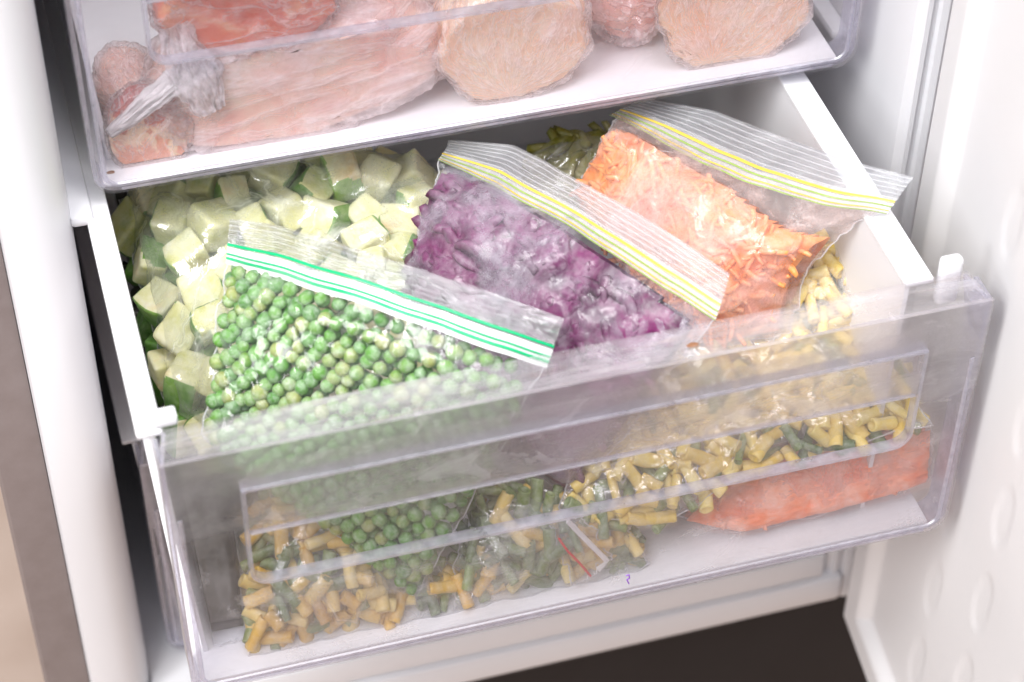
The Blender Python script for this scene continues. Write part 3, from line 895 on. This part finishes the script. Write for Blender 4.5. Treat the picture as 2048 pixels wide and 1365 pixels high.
# ======== zucchini bag
zb = Bag([(238, 400, .118), (340, 350, .125), (480, 318, .13), (640, 305, .13), (780, 325, .128), (890, 372, .118)],
         [(352, 868, .070), (460, 930, .075), (700, 900, .075), (930, 700, .085)], 0.034, v0=-0.05, ymin=0.03, rise=0.2, vend=6, pu=5, seed=5)
for m, u, v, pf in zb.spots(130, 0.0178, thr=0.30, tries=30000):
    h = pf * zb.T - 0.010 + rng.uniform(-0.004, 0.003)
    zb.put(cubes[rng.integers(7)], 'zucchini_cube', m + zb.N * h, rot_in(zb, 0.5, True), rng.uniform(0.85, 1.12), r=0.012,
           label='pale zucchini cube with green skin inside the large clear bag', cat='zucchini cube', group='zucchini cubes in the large bag')
zr = bag_root('zucchini_bag', zb, 'large clear bag of zucchini cubes lying along the left side of the drawer')
zb.film('bag_film', film_zuc, zr, wr=0.0016)
lowz = []
for m, u, v, pf in zb.spots(110, 0.017, thr=0.2, tries=9000):
    lowz.append((cubes[rng.integers(7)], zb.put(cubes[0], '', m + zb.N * (pf * zb.T - 0.030), rot_in(zb, 0.5, True), 0.95, r=0.012, solid=False)))
merged('zucchini_pieces', lowz, 'lower layers of zucchini pieces in the large bag', 'zucchini', zuc_skin)

# ======== chips and shreds
def slab_mesh(k, L, Wd, T, curl):
    r = random.Random(k); bm = bmesh.new(); n = 7; rows = []
    L *= r.uniform(0.6, 1.3); Wd *= r.uniform(0.7, 1.3)
    for i in range(n):
        t = i / (n - 1) - 0.5; w = Wd * (1 - 1.6 * t * t) * 0.5
        c = Vector((L * t, 0.15 * L * math.sin(3 * t + k), curl * L * t * t * 4 * 0.25))
        rows.append([bm.verts.new(c + Vector((0, y, z))) for y, z in ((-w, -T / 2), (0, -T * .7), (w, -T / 2), (w, T / 2), (0, T * .7), (-w, T / 2))])
    for a, b in zip(rows, rows[1:]):
        for q in range(6): bm.faces.new((a[q], a[(q + 1) % 6], b[(q + 1) % 6], b[q]))
    bm.faces.new(rows[0]); bm.faces.new(rows[-1])
    bmesh.ops.recalc_face_normals(bm, faces=bm.faces)
    me = bpy.data.meshes.new('chip'); bm.to_mesh(me); bm.free(); return me
chips = [slab_mesh(k, 0.017, 0.006, 0.0032, 0.4) for k in range(8)]
shreds = [slab_mesh(k + 30, 0.019, 0.0030, 0.0022, 0.2) for k in range(10)]

def fill(bag, meshes, n, sep, thr, deep, mat, name, label, cat, jitter=0.002, tilt=0.5, r=0.003, box=(0.02, .98, .02, .98), flat=True):
    pcs = []
    for layer in range(deep):
        for m, u, v, pf in bag.spots(n, sep, thr=thr, tries=n * 14, box=box):
            h = pf * bag.T - r - layer * r * 1.6 + rng.uniform(-jitter, jitter) * 0.8
            me = meshes[rng.integers(len(meshes))]
            pcs.append((me, bag.put(me, '', m + bag.N * h, rot_in(bag, tilt, flat), rng.uniform(0.85, 1.15), r=r + 0.003, solid=False)))
    return merged(name, pcs, label, cat, mat)

# a solid frozen lump under the loose surface pieces keeps the mass closed
def lump_mesh(bag, name, mat, f=0.72, label=None, cat=None, amp=0.0025, fr=70):
    bm = bmesh.new(); nu, nv = 60, 52; T_, B_ = [], []
    for j in range(nv):
        a, b = [], []
        for i in range(nu):
            u, v = 0.03 + 0.94 * i / (nu - 1), 0.03 + 0.94 * j / (nv - 1)
            pf = bag.prof(u, v); m = bag.mid(u, v)
            h = max(0.0, pf * bag.T * f + (amp * (1 - 2 * abs(vnoise(m * fr, 1, 3))) if pf > 0.1 else 0))
            a.append(bm.verts.new(bag.clampy(m + bag.N * (h + 0.0002), bag.ymin + 0.002)))
            lo = m - bag.N * (pf * bag.T * 0.7)
            if lo[2] < 0.007: lo[2] = 0.007
            b.append(bm.verts.new(bag.clampy(lo, bag.ymin + 0.003)))
        T_.append(a); B_.append(b)
    for j in range(nv - 1):
        for i in range(nu - 1):
            pfm = min(bag.prof(0.03 + 0.94 * (i + .5) / (nu - 1), 0.03 + 0.94 * (j + .5) / (nv - 1)), 1)
            if pfm < 0.12: continue
            bm.faces.new((T_[j][i], T_[j][i + 1], T_[j + 1][i + 1], T_[j + 1][i]))
            bm.faces.new((B_[j + 1][i], B_[j + 1][i + 1], B_[j][i + 1], B_[j][i]))
    bmesh.ops.delete(bm, geom=[v for v in bm.verts if not v.link_faces], context='VERTS')
    o = link(name, bm, mat, ang=None)
    return o

def add_lump(bag, obj, mat, **k):
    """join the lump into the stuff object"""
    l = lump_mesh(bag, 'lump', mat, **k)
    bm = bmesh.new(); bm.from_mesh(obj.data); bm.from_mesh(l.data)
    bm.to_mesh(obj.data); bm.free(); smooth(obj.data)
    me = l.data; bpy.data.objects.remove(l); bpy.data.meshes.remove(me)

# ======== beetroot bag
bb = Bag([(885, 310, .170), (1000, 350, .176), (1150, 432, .184), (1300, 527, .186), (1440, 617, .180)],
         [(812, 548, .130), (890, 720, .105), (990, 870, .070), (1150, 1000, .040)], 0.022, v0=0.05, ymin=0.010, rise=0.30, vend=5, pu=3.5, seed=9)
bo = fill(bb, chips, 380, 0.0058, 0.45, 1, beet_m, 'beetroot_pieces', 'frosted purple beetroot pieces packed in the middle bag', 'beetroot', 0.0020, 0.15, 0.0042)
add_lump(bb, bo, beet_m, f=0.84, amp=0.003)
rb_ = bag_root('beetroot_bag', bb, 'frosted zip bag of purple beetroot with a yellow zip line, beside the peas')
bb.film('bag_film', film_frost, rb_, wr=0.0020)
HB = polyline([(905, 280, .174), (1030, 290, .179), (1170, 366, .190), (1320, 452, .196), (1462, 548, .190)], Bag.NU)
header(rb_, bb.top, HB, bb.N, head_milk, seed=6, wav=0.0025)
strip(rb_, bb.top, HB, bb.N, 0.07, 0.14, l_yellow, 'zip_line')
strip(rb_, bb.top, HB, bb.N, -0.10, -0.06, l_lime, 'zip_line')
strip(rb_, bb.top, HB, bb.N, -0.24, -0.21, l_yellow, 'zip_line')
strip(rb_, bb.top, HB, bb.N, -0.34, -0.31, l_lime, 'zip_line')
strip(rb_, bb.top, HB, bb.N, -0.36, 0.20, l_band2, 'zip_band', up=0.0004, th=0.0003)

# ======== carrot bag
cb = Bag([(1238, 222, .168), (1380, 282, .176), (1520, 345, .184), (1660, 388, .190), (1788, 410, .193)],
         [(1150, 385, .135), (1260, 540, .115), (1400, 700, .100), (1582, 668, .108)], 0.028, v0=0.13, ymin=0.012, rise=0.22, vend=5, pu=3.0, seed=14)
cb.pull = 0.016
cb.vslope = 0.16
co_ = fill(cb, shreds, 620, 0.0042, 0.50, 1, car_m, 'grated_carrot', 'bright orange grated carrot in the bag at the right', 'carrot', 0.0012, 0.12, 0.0028)
add_lump(cb, co_, car_m, f=0.84, amp=0.0032, fr=75)
rc = bag_root('carrot_bag', cb, 'yellow lined zip bag of orange grated carrot, its edge over the right drawer side')
cb.film('bag_film', film_pink, rc, wr=0.0022)
HB = polyline([(1290, 196, .172), (1430, 222, .178), (1560, 272, .186), (1700, 322, .196), (1828, 355, .202)], Bag.NU)
header(rc, cb.top, HB, cb.N, head_milk, seed=8, wav=0.0020)
strip(rc, cb.top, HB, cb.N, 0.06, 0.13, l_yellow, 'zip_line')
strip(rc, cb.top, HB, cb.N, -0.10, -0.06, l_lime, 'zip_line')
strip(rc, cb.top, HB, cb.N, -0.24, -0.21, l_yellow, 'zip_line')
strip(rc, cb.top, HB, cb.N, -0.34, -0.31, l_lime, 'zip_line')
strip(rc, cb.top, HB, cb.N, -0.36, 0.20, l_band2, 'zip_band', up=0.0004, th=0.0003)

# ======== bean bags
def in_pea_corner(p):
    q = CAMM.transposed() @ (Vector(p) - CV)
    x, y = 1024 + FPX * q.x / -q.z, 682.5 - FPX * q.y / -q.z
    P = [(675, 1040), (935, 975), (850, 1220), (808, 1220)]
    ins = True
    for (ax, ay), (bx, by) in zip(P, P[1:] + P[:1]):
        if (bx - ax) * (y - ay) - (by - ay) * (x - ax) < -900: ins = False
    return ins and p[1] < 0.034
def bean_fill(bag, n, sep, where, pal, green=0.25, thr=0.3, lown=90):
    k = 0
    for m, u, v, pf in bag.spots(n, sep, thr=thr, tries=n * 120):
        g = rng.random() < green
        me = (beans_g if g else pal)[rng.integers(6)]
        h = pf * bag.T - 0.0045 + rng.uniform(-0.003, 0.0015)
        pos = m + bag.N * h
        if in_pea_corner(pos): continue
        bag.put(me, 'green_bean_piece' if g else 'wax_bean_piece', m + bag.N * h, rot_in(bag, 0.45), rng.uniform(0.9, 1.15), r=0.006,
                label=('cut green bean piece ' if g else 'cut yellow wax bean piece ') + where,
                cat='green bean' if g else 'wax bean', group=('green bean pieces ' if g else 'wax bean pieces ') + where)
        k += 1
    pcs = []
    for m, u, v, pf in bag.spots(lown, sep * 0.9, thr=0.2, tries=5000):
        me = (beans_g if rng.random() < 0.6 else pal)[rng.integers(6)]  # mostly green below: the dark of the gaps is put into the colour
        if in_pea_corner(m): continue
        pcs.append((me, bag.put(me, '', m + bag.N * (pf * bag.T - 0.012), rot_in(bag, 0.4), 1.1, r=0.010, solid=False)))
    merged('bean_pieces', pcs, 'lower layers of mixed bean pieces ' + where, 'beans')

lb = Bag([(505, 1000, .060), (600, 990, .065), (700, 985, .065), (790, 990, .055)],
         [(497, 1322, .008), (640, 1300, .008), (800, 1262, .008), (925, 1222, .008)], 0.020, v0=-0.1, ymin=0.0125, rise=0.2, vend=9, pu=7, seed=21)
bean_fill(lb, 130, 0.0082, 'in the bag at the lower left corner', beans_y, 0.2)
rl = bag_root('bean_bag', lb, 'bag of mostly yellow bean pieces in the lower left corner of the drawer')
lb.film('bag_film', film_mid, rl, wr=0.0018)

mb = Bag([(925, 985, .058), (1000, 960, .060), (1120, 985, .050), (1250, 1050, .035)],
         [(905, 1228, .008), (1020, 1212, .008), (1150, 1178, .008), (1300, 1130, .008)], 0.016, v0=-0.1, ymin=0.0125, rise=0.2, vend=7, pu=5, seed=25)
bean_fill(mb, 95, 0.0082, 'in the bag under the peas and beetroot', beans_y, 0.5)
rm = bag_root('bean_bag', mb, 'bag of green and yellow bean pieces between the peas and the red line')
mb.film('bag_film', film_mid, rm, wr=0.0018)

rbag = Bag([(1230, 700, .105), (1420, 640, .112), (1600, 520, .112), (1690, 478, .110)],
           [(1118, 1015, .050), (1300, 1062, .038), (1480, 950, .062), (1862, 852, .080)], 0.013, v0=-0.1, ymin=0.0085, rise=0.15, vend=7, pu=5, seed=31)
bean_fill(rbag, 170, 0.0090, 'in the bag under the carrots at the right', beans_p, 0.14, lown=150)
rr_ = bag_root('bean_bag', rbag, 'clear bag of pale yellow bean pieces lying on the salmon orange packet')
rbag.film('bag_film', film_mid, rr_, wr=0.0016)

yb = Bag([(1570, 510, .128), (1640, 488, .130), (1712, 488, .130)], [(1540, 690, .100), (1640, 660, .103), (1772, 618, .112)], 0.014, v0=-0.3, ymin=0.024, rise=0.15, vend=7, pu=6, seed=61)
bean_fill(yb, 40, 0.0085, 'in the small bag beside the right drawer wall', beans_p, 0.1, lown=40)
ry = bag_root('bean_bag', yb, 'small frosted bag of yellow beans between the carrot bag and right drawer wall')
yb.film('bag_film', film_frost, ry, wr=0.0012)
# small bag end with a red line
sb = Bag([(1098, 1052, .046), (1130, 1040, .050), (1165, 1032, .052)], [(1150, 1172, .012), (1185, 1150, .016), (1222, 1118, .022)], 0.002, ymin=0.0075, seed=3)
sr = bag_root('small_zip_bag', sb, 'small clear bag end with a red line and a folded white seam')
sb.film('bag_film', film_clear, sr, wr=0.0014)
def pxl(pts, y): return [at(a, b, y=y) for a, b in pts]
link('zip_line', tube(pxl([(1118, 1078), (1135, 1102), (1158, 1125), (1181, 1152)], 0.0085), 0.0007), l_red, sr)
link('folded_seam', tube(pxl([(1135, 1042), (1160, 1068), (1190, 1098), (1214, 1122), (1196, 1140)], 0.009), 0.0016, 8, 0.5), film_white, sr)

# flat packet of carrot on the floor, right
fb = Bag([(1440, 925, .040), (1600, 885, .045), (1740, 862, .050), (1868, 850, .052)],
         [(1350, 1038, .014), (1480, 1064, .010), (1660, 1022, .012), (1862, 962, .016)], 0.010, v0=-0.3, ymin=0.0085, rise=0.2, vend=8, pu=8, seed=41)
fo = fill(fb, shreds, 50, 0.0065, 0.95, 1, car2_m, 'packed_carrot', 'salmon orange carrot packed flat near the drawer floor', 'carrot', 0.0012, 0.3, 0.002)
add_lump(fb, fo, car2_m, f=1.0, amp=0.0016, fr=150)
rf = bag_root('flat_carrot_bag', fb, 'flat packet of salmon orange carrot on the drawer floor at the right')
fb.film('bag_film', film_pink, rf, wr=0.0010)

# olive bag at the back and an added dark mass standing in for shade along the left
ob = Bag([(1040, 330, .110), (1120, 290, .125), (1240, 262, .125)], [(1060, 420, .10), (1150, 440, .10), (1260, 400, .11)], 0.018, v0=-0.2, ymin=0.03, seed=51)
oo = fill(ob, chips, 60, 0.009, 0.25, 2, olive_m, 'olive_greens', 'dark olive vegetable pieces at the back between two bags', 'greens')
add_lump(ob, oo, olive_m)
ro = bag_root('olive_bag', ob, 'bag of dark olive vegetables at the back, between the beetroot and carrot bags')
ob.film('bag_film', film_mid, ro, wr=0.0015)
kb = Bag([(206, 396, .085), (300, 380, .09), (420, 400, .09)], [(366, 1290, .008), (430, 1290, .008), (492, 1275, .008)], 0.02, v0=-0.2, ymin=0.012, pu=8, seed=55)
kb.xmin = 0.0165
ko = fill(kb, chips, 60, 0.009, 0.93, 1, gap_shade_m, 'gap_shade_fill', 'added dark mass standing in for shade in the gap by the left drawer side', 'greens')
add_lump(kb, ko, gap_shade_m, f=1.0, amp=0.0015, fr=45)
rk = bag_root('gap_shade_bag', kb, 'added dark bag standing in for shade in the gap beside the left drawer side')
kb.film('bag_film', m_film('gap_shade_film', 0.05, lo=0.5, hi=0.8, base=0.01, gl=0.3, gr=0.3, crease=0.02, bump=0.2), rk)

# ---------------------------------------------------------------- wrapped meat in the upper drawer
ZF = ZU + 0.006
def m_meat(name, cols, fat=0.3):
    t = NT(name); v = t.coord()
    n1 = t.noise(v, 22, 5, 0.6, 1.0); n2 = t.noise(t.coord(scale=(1, 1, 3)), 30, 6, 0.7, 2.0)
    k = len(cols)
    c = t.ramp(n1, *[(0.3 + 0.4 * i / (k - 1), cc) for i, cc in enumerate(cols)])
    c = t.mixc(t.math('MULTIPLY', t.ramp(n2, (0.5, 0.0), (0.68, 1.0)), fat), c, (0.88, 0.74, 0.66))
    p = t.n('BsdfPrincipled', i_Base_Color=c, i_Roughness=0.4)
    p.inputs['Subsurface Weight'].default_value = 0.3
    p.inputs['Subsurface Radius'].default_value = (0.010, 0.004, 0.003)
    p.inputs['Subsurface Scale'].default_value = 1
    t.set(p.inputs['Normal'], t.bump(t.noise(v, 60, 4), 0.35, 0.0015))
    return t.done(p.outputs[0])
meat_red = m_meat('red_meat', [(0.50, 0.06, 0.04), (0.72, 0.17, 0.10), (0.85, 0.52, 0.27)], 0.4)
meat_pink = m_meat('pink_chicken', [(0.84, 0.40, 0.33), (0.93, 0.60, 0.48), (0.95, 0.76, 0.62)], 0.35)
meat_pale = m_meat('pale_chicken', [(0.93, 0.48, 0.28), (0.95, 0.62, 0.42), (0.96, 0.75, 0.56)], 0.3)
meat_pinker = m_meat('pink_thigh', [(0.74, 0.24, 0.22), (0.86, 0.42, 0.34), (0.90, 0.60, 0.48)], 0.35)

def m_end():
    t = NT('cut_meat_end'); v = t.coord(); z = t.n('SeparateXYZ', i_Vector=v).outputs[2]
    n1 = t.noise(v, 70, 5, 0.65, 1.5)
    f = t.math('ADD', t.math('MULTIPLY', t.math('SUBTRACT', z, ZF), 16.0), t.math('MULTIPLY', t.math('SUBTRACT', n1, 0.5), 1.3))
    c = t.ramp(f, (0.06, (0.80, 0.36, 0.24)), (0.16, (0.93, 0.72, 0.50)), (0.32, (0.90, 0.58, 0.40)), (0.42, (0.55, 0.09, 0.06)), (0.75, (0.42, 0.05, 0.04)))
    p = t.n('BsdfPrincipled', i_Base_Color=c, i_Roughness=0.3)
    p.inputs['Subsurface Weight'].default_value = 0.15; p.inputs['Subsurface Radius'].default_value = (0.004, 0.002, 0.001); p.inputs['Subsurface Scale'].default_value = 1
    t.set(p.inputs['Normal'], t.bump(t.noise(v, 120, 4), 0.4, 0.001))
    return t.done(p.outputs[0])
def m_wrap(name, n_rad=26, axis='uv', frost=0.55, base=0.10, bst=0.5):
    """cling wrap whose folds run from the gathered pole outwards"""
    t = NT(name)
    v = t.coord('UV', scale=(n_rad, 2.2, 1)); vo = t.coord()
    n1 = t.noise(v, 2.0, 5, 0.65, 1.3); n2 = t.noise(vo, 35, 6, 0.65, 0.8)
    cn = t.noise(t.coord('UV', scale=(n_rad * 0.7, 3.2, 1)), 1.6, 4, 0.55, 1.2)
    cr = t.math('POWER', t.math('SUBTRACT', 1.0, t.math('MULTIPLY', t.math('ABSOLUTE', t.math('SUBTRACT', cn, 0.5)), 5.0), clamp=True), 7.0)
    h = t.math('ADD', t.math('ADD', n1, t.math('MULTIPLY', cr, 0.6)), t.math('MULTIPLY', n2, 0.4))
    b = t.bump(h, bst, 0.0025)
    fr = t.math('MULTIPLY', t.math('ADD', t.math('MULTIPLY', t.ramp(n1, (0.48, 0.0), (0.68, 1.0)), 0.6), t.math('MULTIPLY', t.ramp(n2, (0.45, 0.0), (0.70, 1.0)), 0.6)), frost)
    fr = t.math('ADD', t.math('ADD', fr, base), t.math('MULTIPLY', cr, 0.45), clamp=True)
    fre = t.schlick(0.07, b)
    clear = t.mix(fre, t.n('BsdfTransparent', i_Color=(0.98, 0.97, 0.97)).outputs[0], t.n('BsdfGlossy', i_Roughness=0.12, i_Normal=b).outputs[0])
    mk = (0.95, 0.91, 0.93)
    milky = t.mix(0.4, t.n('BsdfDiffuse', i_Color=mk, i_Normal=b).outputs[0], t.n('BsdfTranslucent', i_Color=mk).outputs[0])
    return t.done(t.mix(fr, clear, milky))
wrap_rad = m_wrap('gathered_cling_wrap', 20, frost=0.62, base=0.08, bst=0.4)
wrap_soft = m_wrap('crumpled_cling_wrap', 4, frost=0.66, base=0.17, bst=0.32)
wrap_clear = m_wrap('clear_cling_wrap', 9, frost=0.28, base=0.02)

def blob(c, rad, R=(0, 0, 0), seed=0, amp=0.14, fr=1.5, grow=0.0, wr=0.0, nu=72, nv=48, zmin=None, ymin=None, super_=2.0, folds=0):
    """an uneven rounded body; grow and wr make the wrap around it"""
    bm = bmesh.new(); uvl = bm.loops.layers.uv.new('UVMap'); q = Euler(R).to_quaternion(); G = []
    c = Vector(c)
    for j in range(nv + 1):
        th = math.pi * j / nv; row = []
        for i in range(nu):
            ph = 2 * math.pi * i / nu
            d = Vector((math.sin(th) * math.cos(ph), math.sin(th) * math.sin(ph), math.cos(th)))
            n = vnoise(d * fr + Vector((seed * 3.1, 0, 0)), 1, 3)
            s = 1 + amp * n + 0.03 * vnoise(d * 5 + Vector((seed, 9, 0)), 1, 3)
            if super_ != 2.0:
                s *= (abs(d.x) ** super_ + abs(d.y) ** super_ + abs(d.z) ** super_) ** (-1 / super_)
            p = Vector((d.x * rad[0], d.y * rad[1], d.z * rad[2])) * s
            if grow:
                p += d * grow
                p += d * wr * (1 - abs(vnoise(d * 4.5 + Vector((seed, 1, 0)), 1, 4)) * 2)
                if folds: p += d * wr * 0.8 * math.sin(ph * folds + 3 * n) * math.sin(th)
            p = c + (q @ p)
            if zmin is not None and p.z < zmin + (0 if grow else 0.0008): p.z = zmin + (0 if grow else 0.0008) - 0.05 * 0
            if ymin is not None and p.y < ymin: p.y = ymin
            row.append(p)
        if j in (0, nv): row = [sum(row, Vector()) / nu]
        G.append([bm.verts.new(p) for p in row])
    for j in range(nv):
        a, b = G[j], G[j + 1]
        for i in range(nu):
            k = (i + 1) % nu
            if len(a) == 1: vs = [a[0], b[i], b[k]]; uv = [(i / nu, 0), (i / nu, 1 / nv), ((i + 1) / nu, 1 / nv)]
            elif len(b) == 1: vs = [a[i], b[0], a[k]]; uv = [(i / nu, j / nv), (i / nu, 1), ((i + 1) / nu, j / nv)]
            else: vs = [a[i], b[i], b[k], a[k]]; uv = [(i / nu, j / nv), (i / nu, (j + 1) / nv), ((i + 1) / nu, (j + 1) / nv), ((i + 1) / nu, j / nv)]
            f = bm.faces.new(vs)
            for l, t in zip(f.loops, uv): l[uvl].uv = t
    me = bpy.data.meshes.new('blob'); bmesh.ops.recalc_face_normals(bm, faces=bm.faces); bm.to_mesh(me); bm.free()
    return me

YF = YU + 0.0125
def wrapped(name, label, cat, c, rad, R, seed, meat, wrap, amp=0.14, grow=0.002, wr=0.002, super_=2.0, folds=0, zmin=ZF, fr=1.5):
    r = empty(name); tag(r, label, cat, 'wrapped meat in the upper drawer')
    kw = dict(R=R, seed=seed, amp=amp, fr=fr, super_=super_, zmin=zmin, ymin=YF)
    link('meat', blob(c, rad, **dict(kw, ymin=YF + 0.0022)), meat, r)
    link('cling_wrap', blob(c, rad, grow=grow, wr=wr, folds=folds, **kw), wrap, r)
    return r
def ctr(px, py, z): return at(px, py, z=z)

# bone end in front at the left
c = ctr(300, 262, ZF + 0.020)
bone = wrapped('wrapped_meat', 'small red and cream meat end in cling wrap in the upper drawer corner', 'wrapped meat', c, (0.0225, 0.026, 0.0225), (1.2, 0.1, 0.5), 3, m_end(), wrap_clear, 0.10, 0.0012, 0.0016)
# the leg it belongs to
c = ctr(275, 195, ZF + 0.020)
leg = wrapped('chicken_leg', 'pale wrapped leg piece behind the small red meat end', 'wrapped meat', (c.x - 0.002, c.y + 0.010, c.z - 0.001), (0.019, 0.030, 0.019), (0, 0, 0.2), 6, meat_pink, wrap_soft, 0.15, 0.002, 0.0014)
# large chicken piece
c = ctr(600, 150, ZF + 0.034)
wrapped('wrapped_chicken', 'large long chicken piece in milky cling wrap, lying behind the twisted white wrap', 'wrapped chicken', (c.x, c.y + 0.012, c.z), (0.078, 0.040, 0.033), (0.15, -0.1, 0.12), 12, meat_pink, wrap_soft, 0.16, 0.0025, 0.004, 2.6, fr=1.2)
c = ctr(500, 18, ZF + 0.075)
wrapped('wrapped_meat', 'red and yellow meat piece in wrap, lying on top of the large chicken piece', 'wrapped meat', (c.x, c.y, c.z + 0.012), (0.052, 0.040, 0.028), (0.1, 0.05, 0.1), 17, meat_red, wrap_clear, 0.12, 0.0015, 0.002, zmin=ZF)
# round pieces
c = ctr(1020, 70, ZF + 0.036)
wrapped('wrapped_chicken', 'round chicken piece in the middle, its tight wrap gathered in fine folds', 'wrapped chicken', (c.x, c.y + 0.006, c.z), (0.045, 0.040, 0.038), (-0.7, 0.1, 0), 23, meat_pale, wrap_rad, 0.10, 0.0014, 0.0016, folds=22)
c = ctr(1470, 20, ZF + 0.034)
wrapped('wrapped_chicken', 'wide chicken piece in wrap at the right of the upper drawer', 'wrapped chicken', (c.x, c.y + 0.004, c.z + 0.002), (0.046, 0.038, 0.040), (-0.5, 0.5, 0.2), 29, meat_pale, wrap_rad, 0.14, 0.0014, 0.0022)
c = ctr(1290, 20, ZF + 0.028)
wrapped('wrapped_chicken', 'pink chicken piece behind and left of the wide one at the right', 'wrapped chicken', (c.x - 0.002, c.y + 0.022, c.z + 0.004), (0.028, 0.030, 0.030), (0, 0.2, 0), 33, meat_pinker, wrap_soft, 0.14, 0.002, 0.003)

# twisted white wrap over the bone end
def crumple(name, path, widths, mat, parent, seed=0, amp=0.004, nv=26, nrm=(0.05, -0.55, 0.83), th=0.0006):
    """a strip of crumpled film that runs along path with the given half widths"""
    n = 60
    P = np.array([np.array(p) for p in path]); d = np.r_[0, np.cumsum(np.linalg.norm(np.diff(P, axis=0), axis=1))]; d /= d[-1]
    s = np.linspace(0, 1, n); Q = np.stack([np.interp(s, d, P[:, k]) for k in range(3)], 1); Wd = np.interp(s, d, widths)
    for _ in range(3): Q[1:-1] = (Q[:-2] + 2 * Q[1:-1] + Q[2:]) / 4
    N = np.array(nrm); N /= np.linalg.norm(N); bm = bmesh.new(); G = []
    for i in range(n):
        t = Q[min(i + 1, n - 1)] - Q[max(i - 1, 0)]; t /= np.linalg.norm(t); b = np.cross(t, N)
        row = []
        for j in range(nv):
            v = j / (nv - 1) * 2 - 1
            w = Wd[i] * (1 + 0.25 * vnoise((s[i] * 6, v * 2, seed), 1, 3))
            h = (0.7 * (1 - v * v)) * Wd[i] * 0.6 + amp * (1 - 2 * abs(vnoise((v * 5 * 1.0 + seed, s[i] * 2.2, 1), 1, 4)))
            row.append(bm.verts.new(Q[i] + b * v * w + N * h))
        G.append(row)
    for a, b in zip(G, G[1:]):
        for j in range(nv - 1): bm.faces.new((a[j], a[j + 1], b[j + 1], b[j]))
    bmesh.ops.solidify(bm, geom=list(bm.faces), thickness=th)
    return link(name, bm, mat, parent, ang=None)
crumple('twisted_wrap', [at(216, 268, y=YF - 0.001), at(255, 240, y=YF - 0.002), at(305, 196, y=YF - 0.002), at(365, 150, y=YF - 0.001), at(430, 118, y=YF + 0.002)],
        [0.0030, 0.0050, 0.0065, 0.0078, 0.006], film_white, bone, 2, 0.0022, nrm=(0, -1, 0.5))
crumple('loose_wrap_end', [at(345, 50, y=YF + 0.004), at(365, 105, y=YF + 0.001), at(395, 160, y=YF - 0.001), at(425, 222, y=YF - 0.002)],
        [0.008, 0.012, 0.016, 0.008], film_loose, bone, 7, 0.0035, nrm=(0, -1, 0.5))

# brown crumb marks and the little purple squiggle on the plastic
def speck(px, py, r, mat, name, label, y=None, z=None):
    p = at(px, py, y=y, z=z)
    bm = bmesh.new(); bmesh.ops.create_icosphere(bm, subdivisions=2, radius=r)
    for v in bm.verts: v.co = Vector((v.co.x * 1.5, v.co.y * (0.15 if y is not None else 0.8), v.co.z * (0.8 if y is not None else 0.15))) * (1 + 0.3 * vnoise(v.co * 900, 1, 2))
    o = link(name, bm, mat); o.location = p
    return tag(o, label, 'crumb')
stain_m = m_plain('brown_crumb', (0.25, 0.12, 0.06), 0.6, 0.05, 200)
ink_m = m_plain('purple_ink', (0.25, 0.08, 0.5), 0.5, 0.02, 200)
sq = link('ink_mark', tube([at(1252, 1152, y=-0.0004), at(1258, 1150, y=-0.0004), at(1259, 1157, y=-0.0004), at(1254, 1160, y=-0.0004), at(1258, 1168, y=-0.0004)], 0.0004), ink_m)
tag(sq, 'tiny purple squiggle on the clear front near its bottom edge', 'ink mark')
speck(1385, 690, 0.0022, stain_m, 'crumb', 'brown crumb on the fogged top ledge of the pulled out drawer', z=0.1832)
speck(222, 345, 0.0016, stain_m, 'crumb', 'orange brown crumb on the floor of the upper drawer beside the red meat end', z=ZF)
# faint embossed scribble under the zip of the carrot bag
sp = [at(1262 + (14 + 1.2 * k) * math.cos(k * 0.62) * (1 + 0.02 * k) + 2.2 * k, 292 + (9 - 0.1 * k) * math.sin(k * 0.62) + 0.9 * k, z=.166) for k in range(26)]
link('embossed_mark', tube(sp, 0.00035, 5), seam_m, rc)
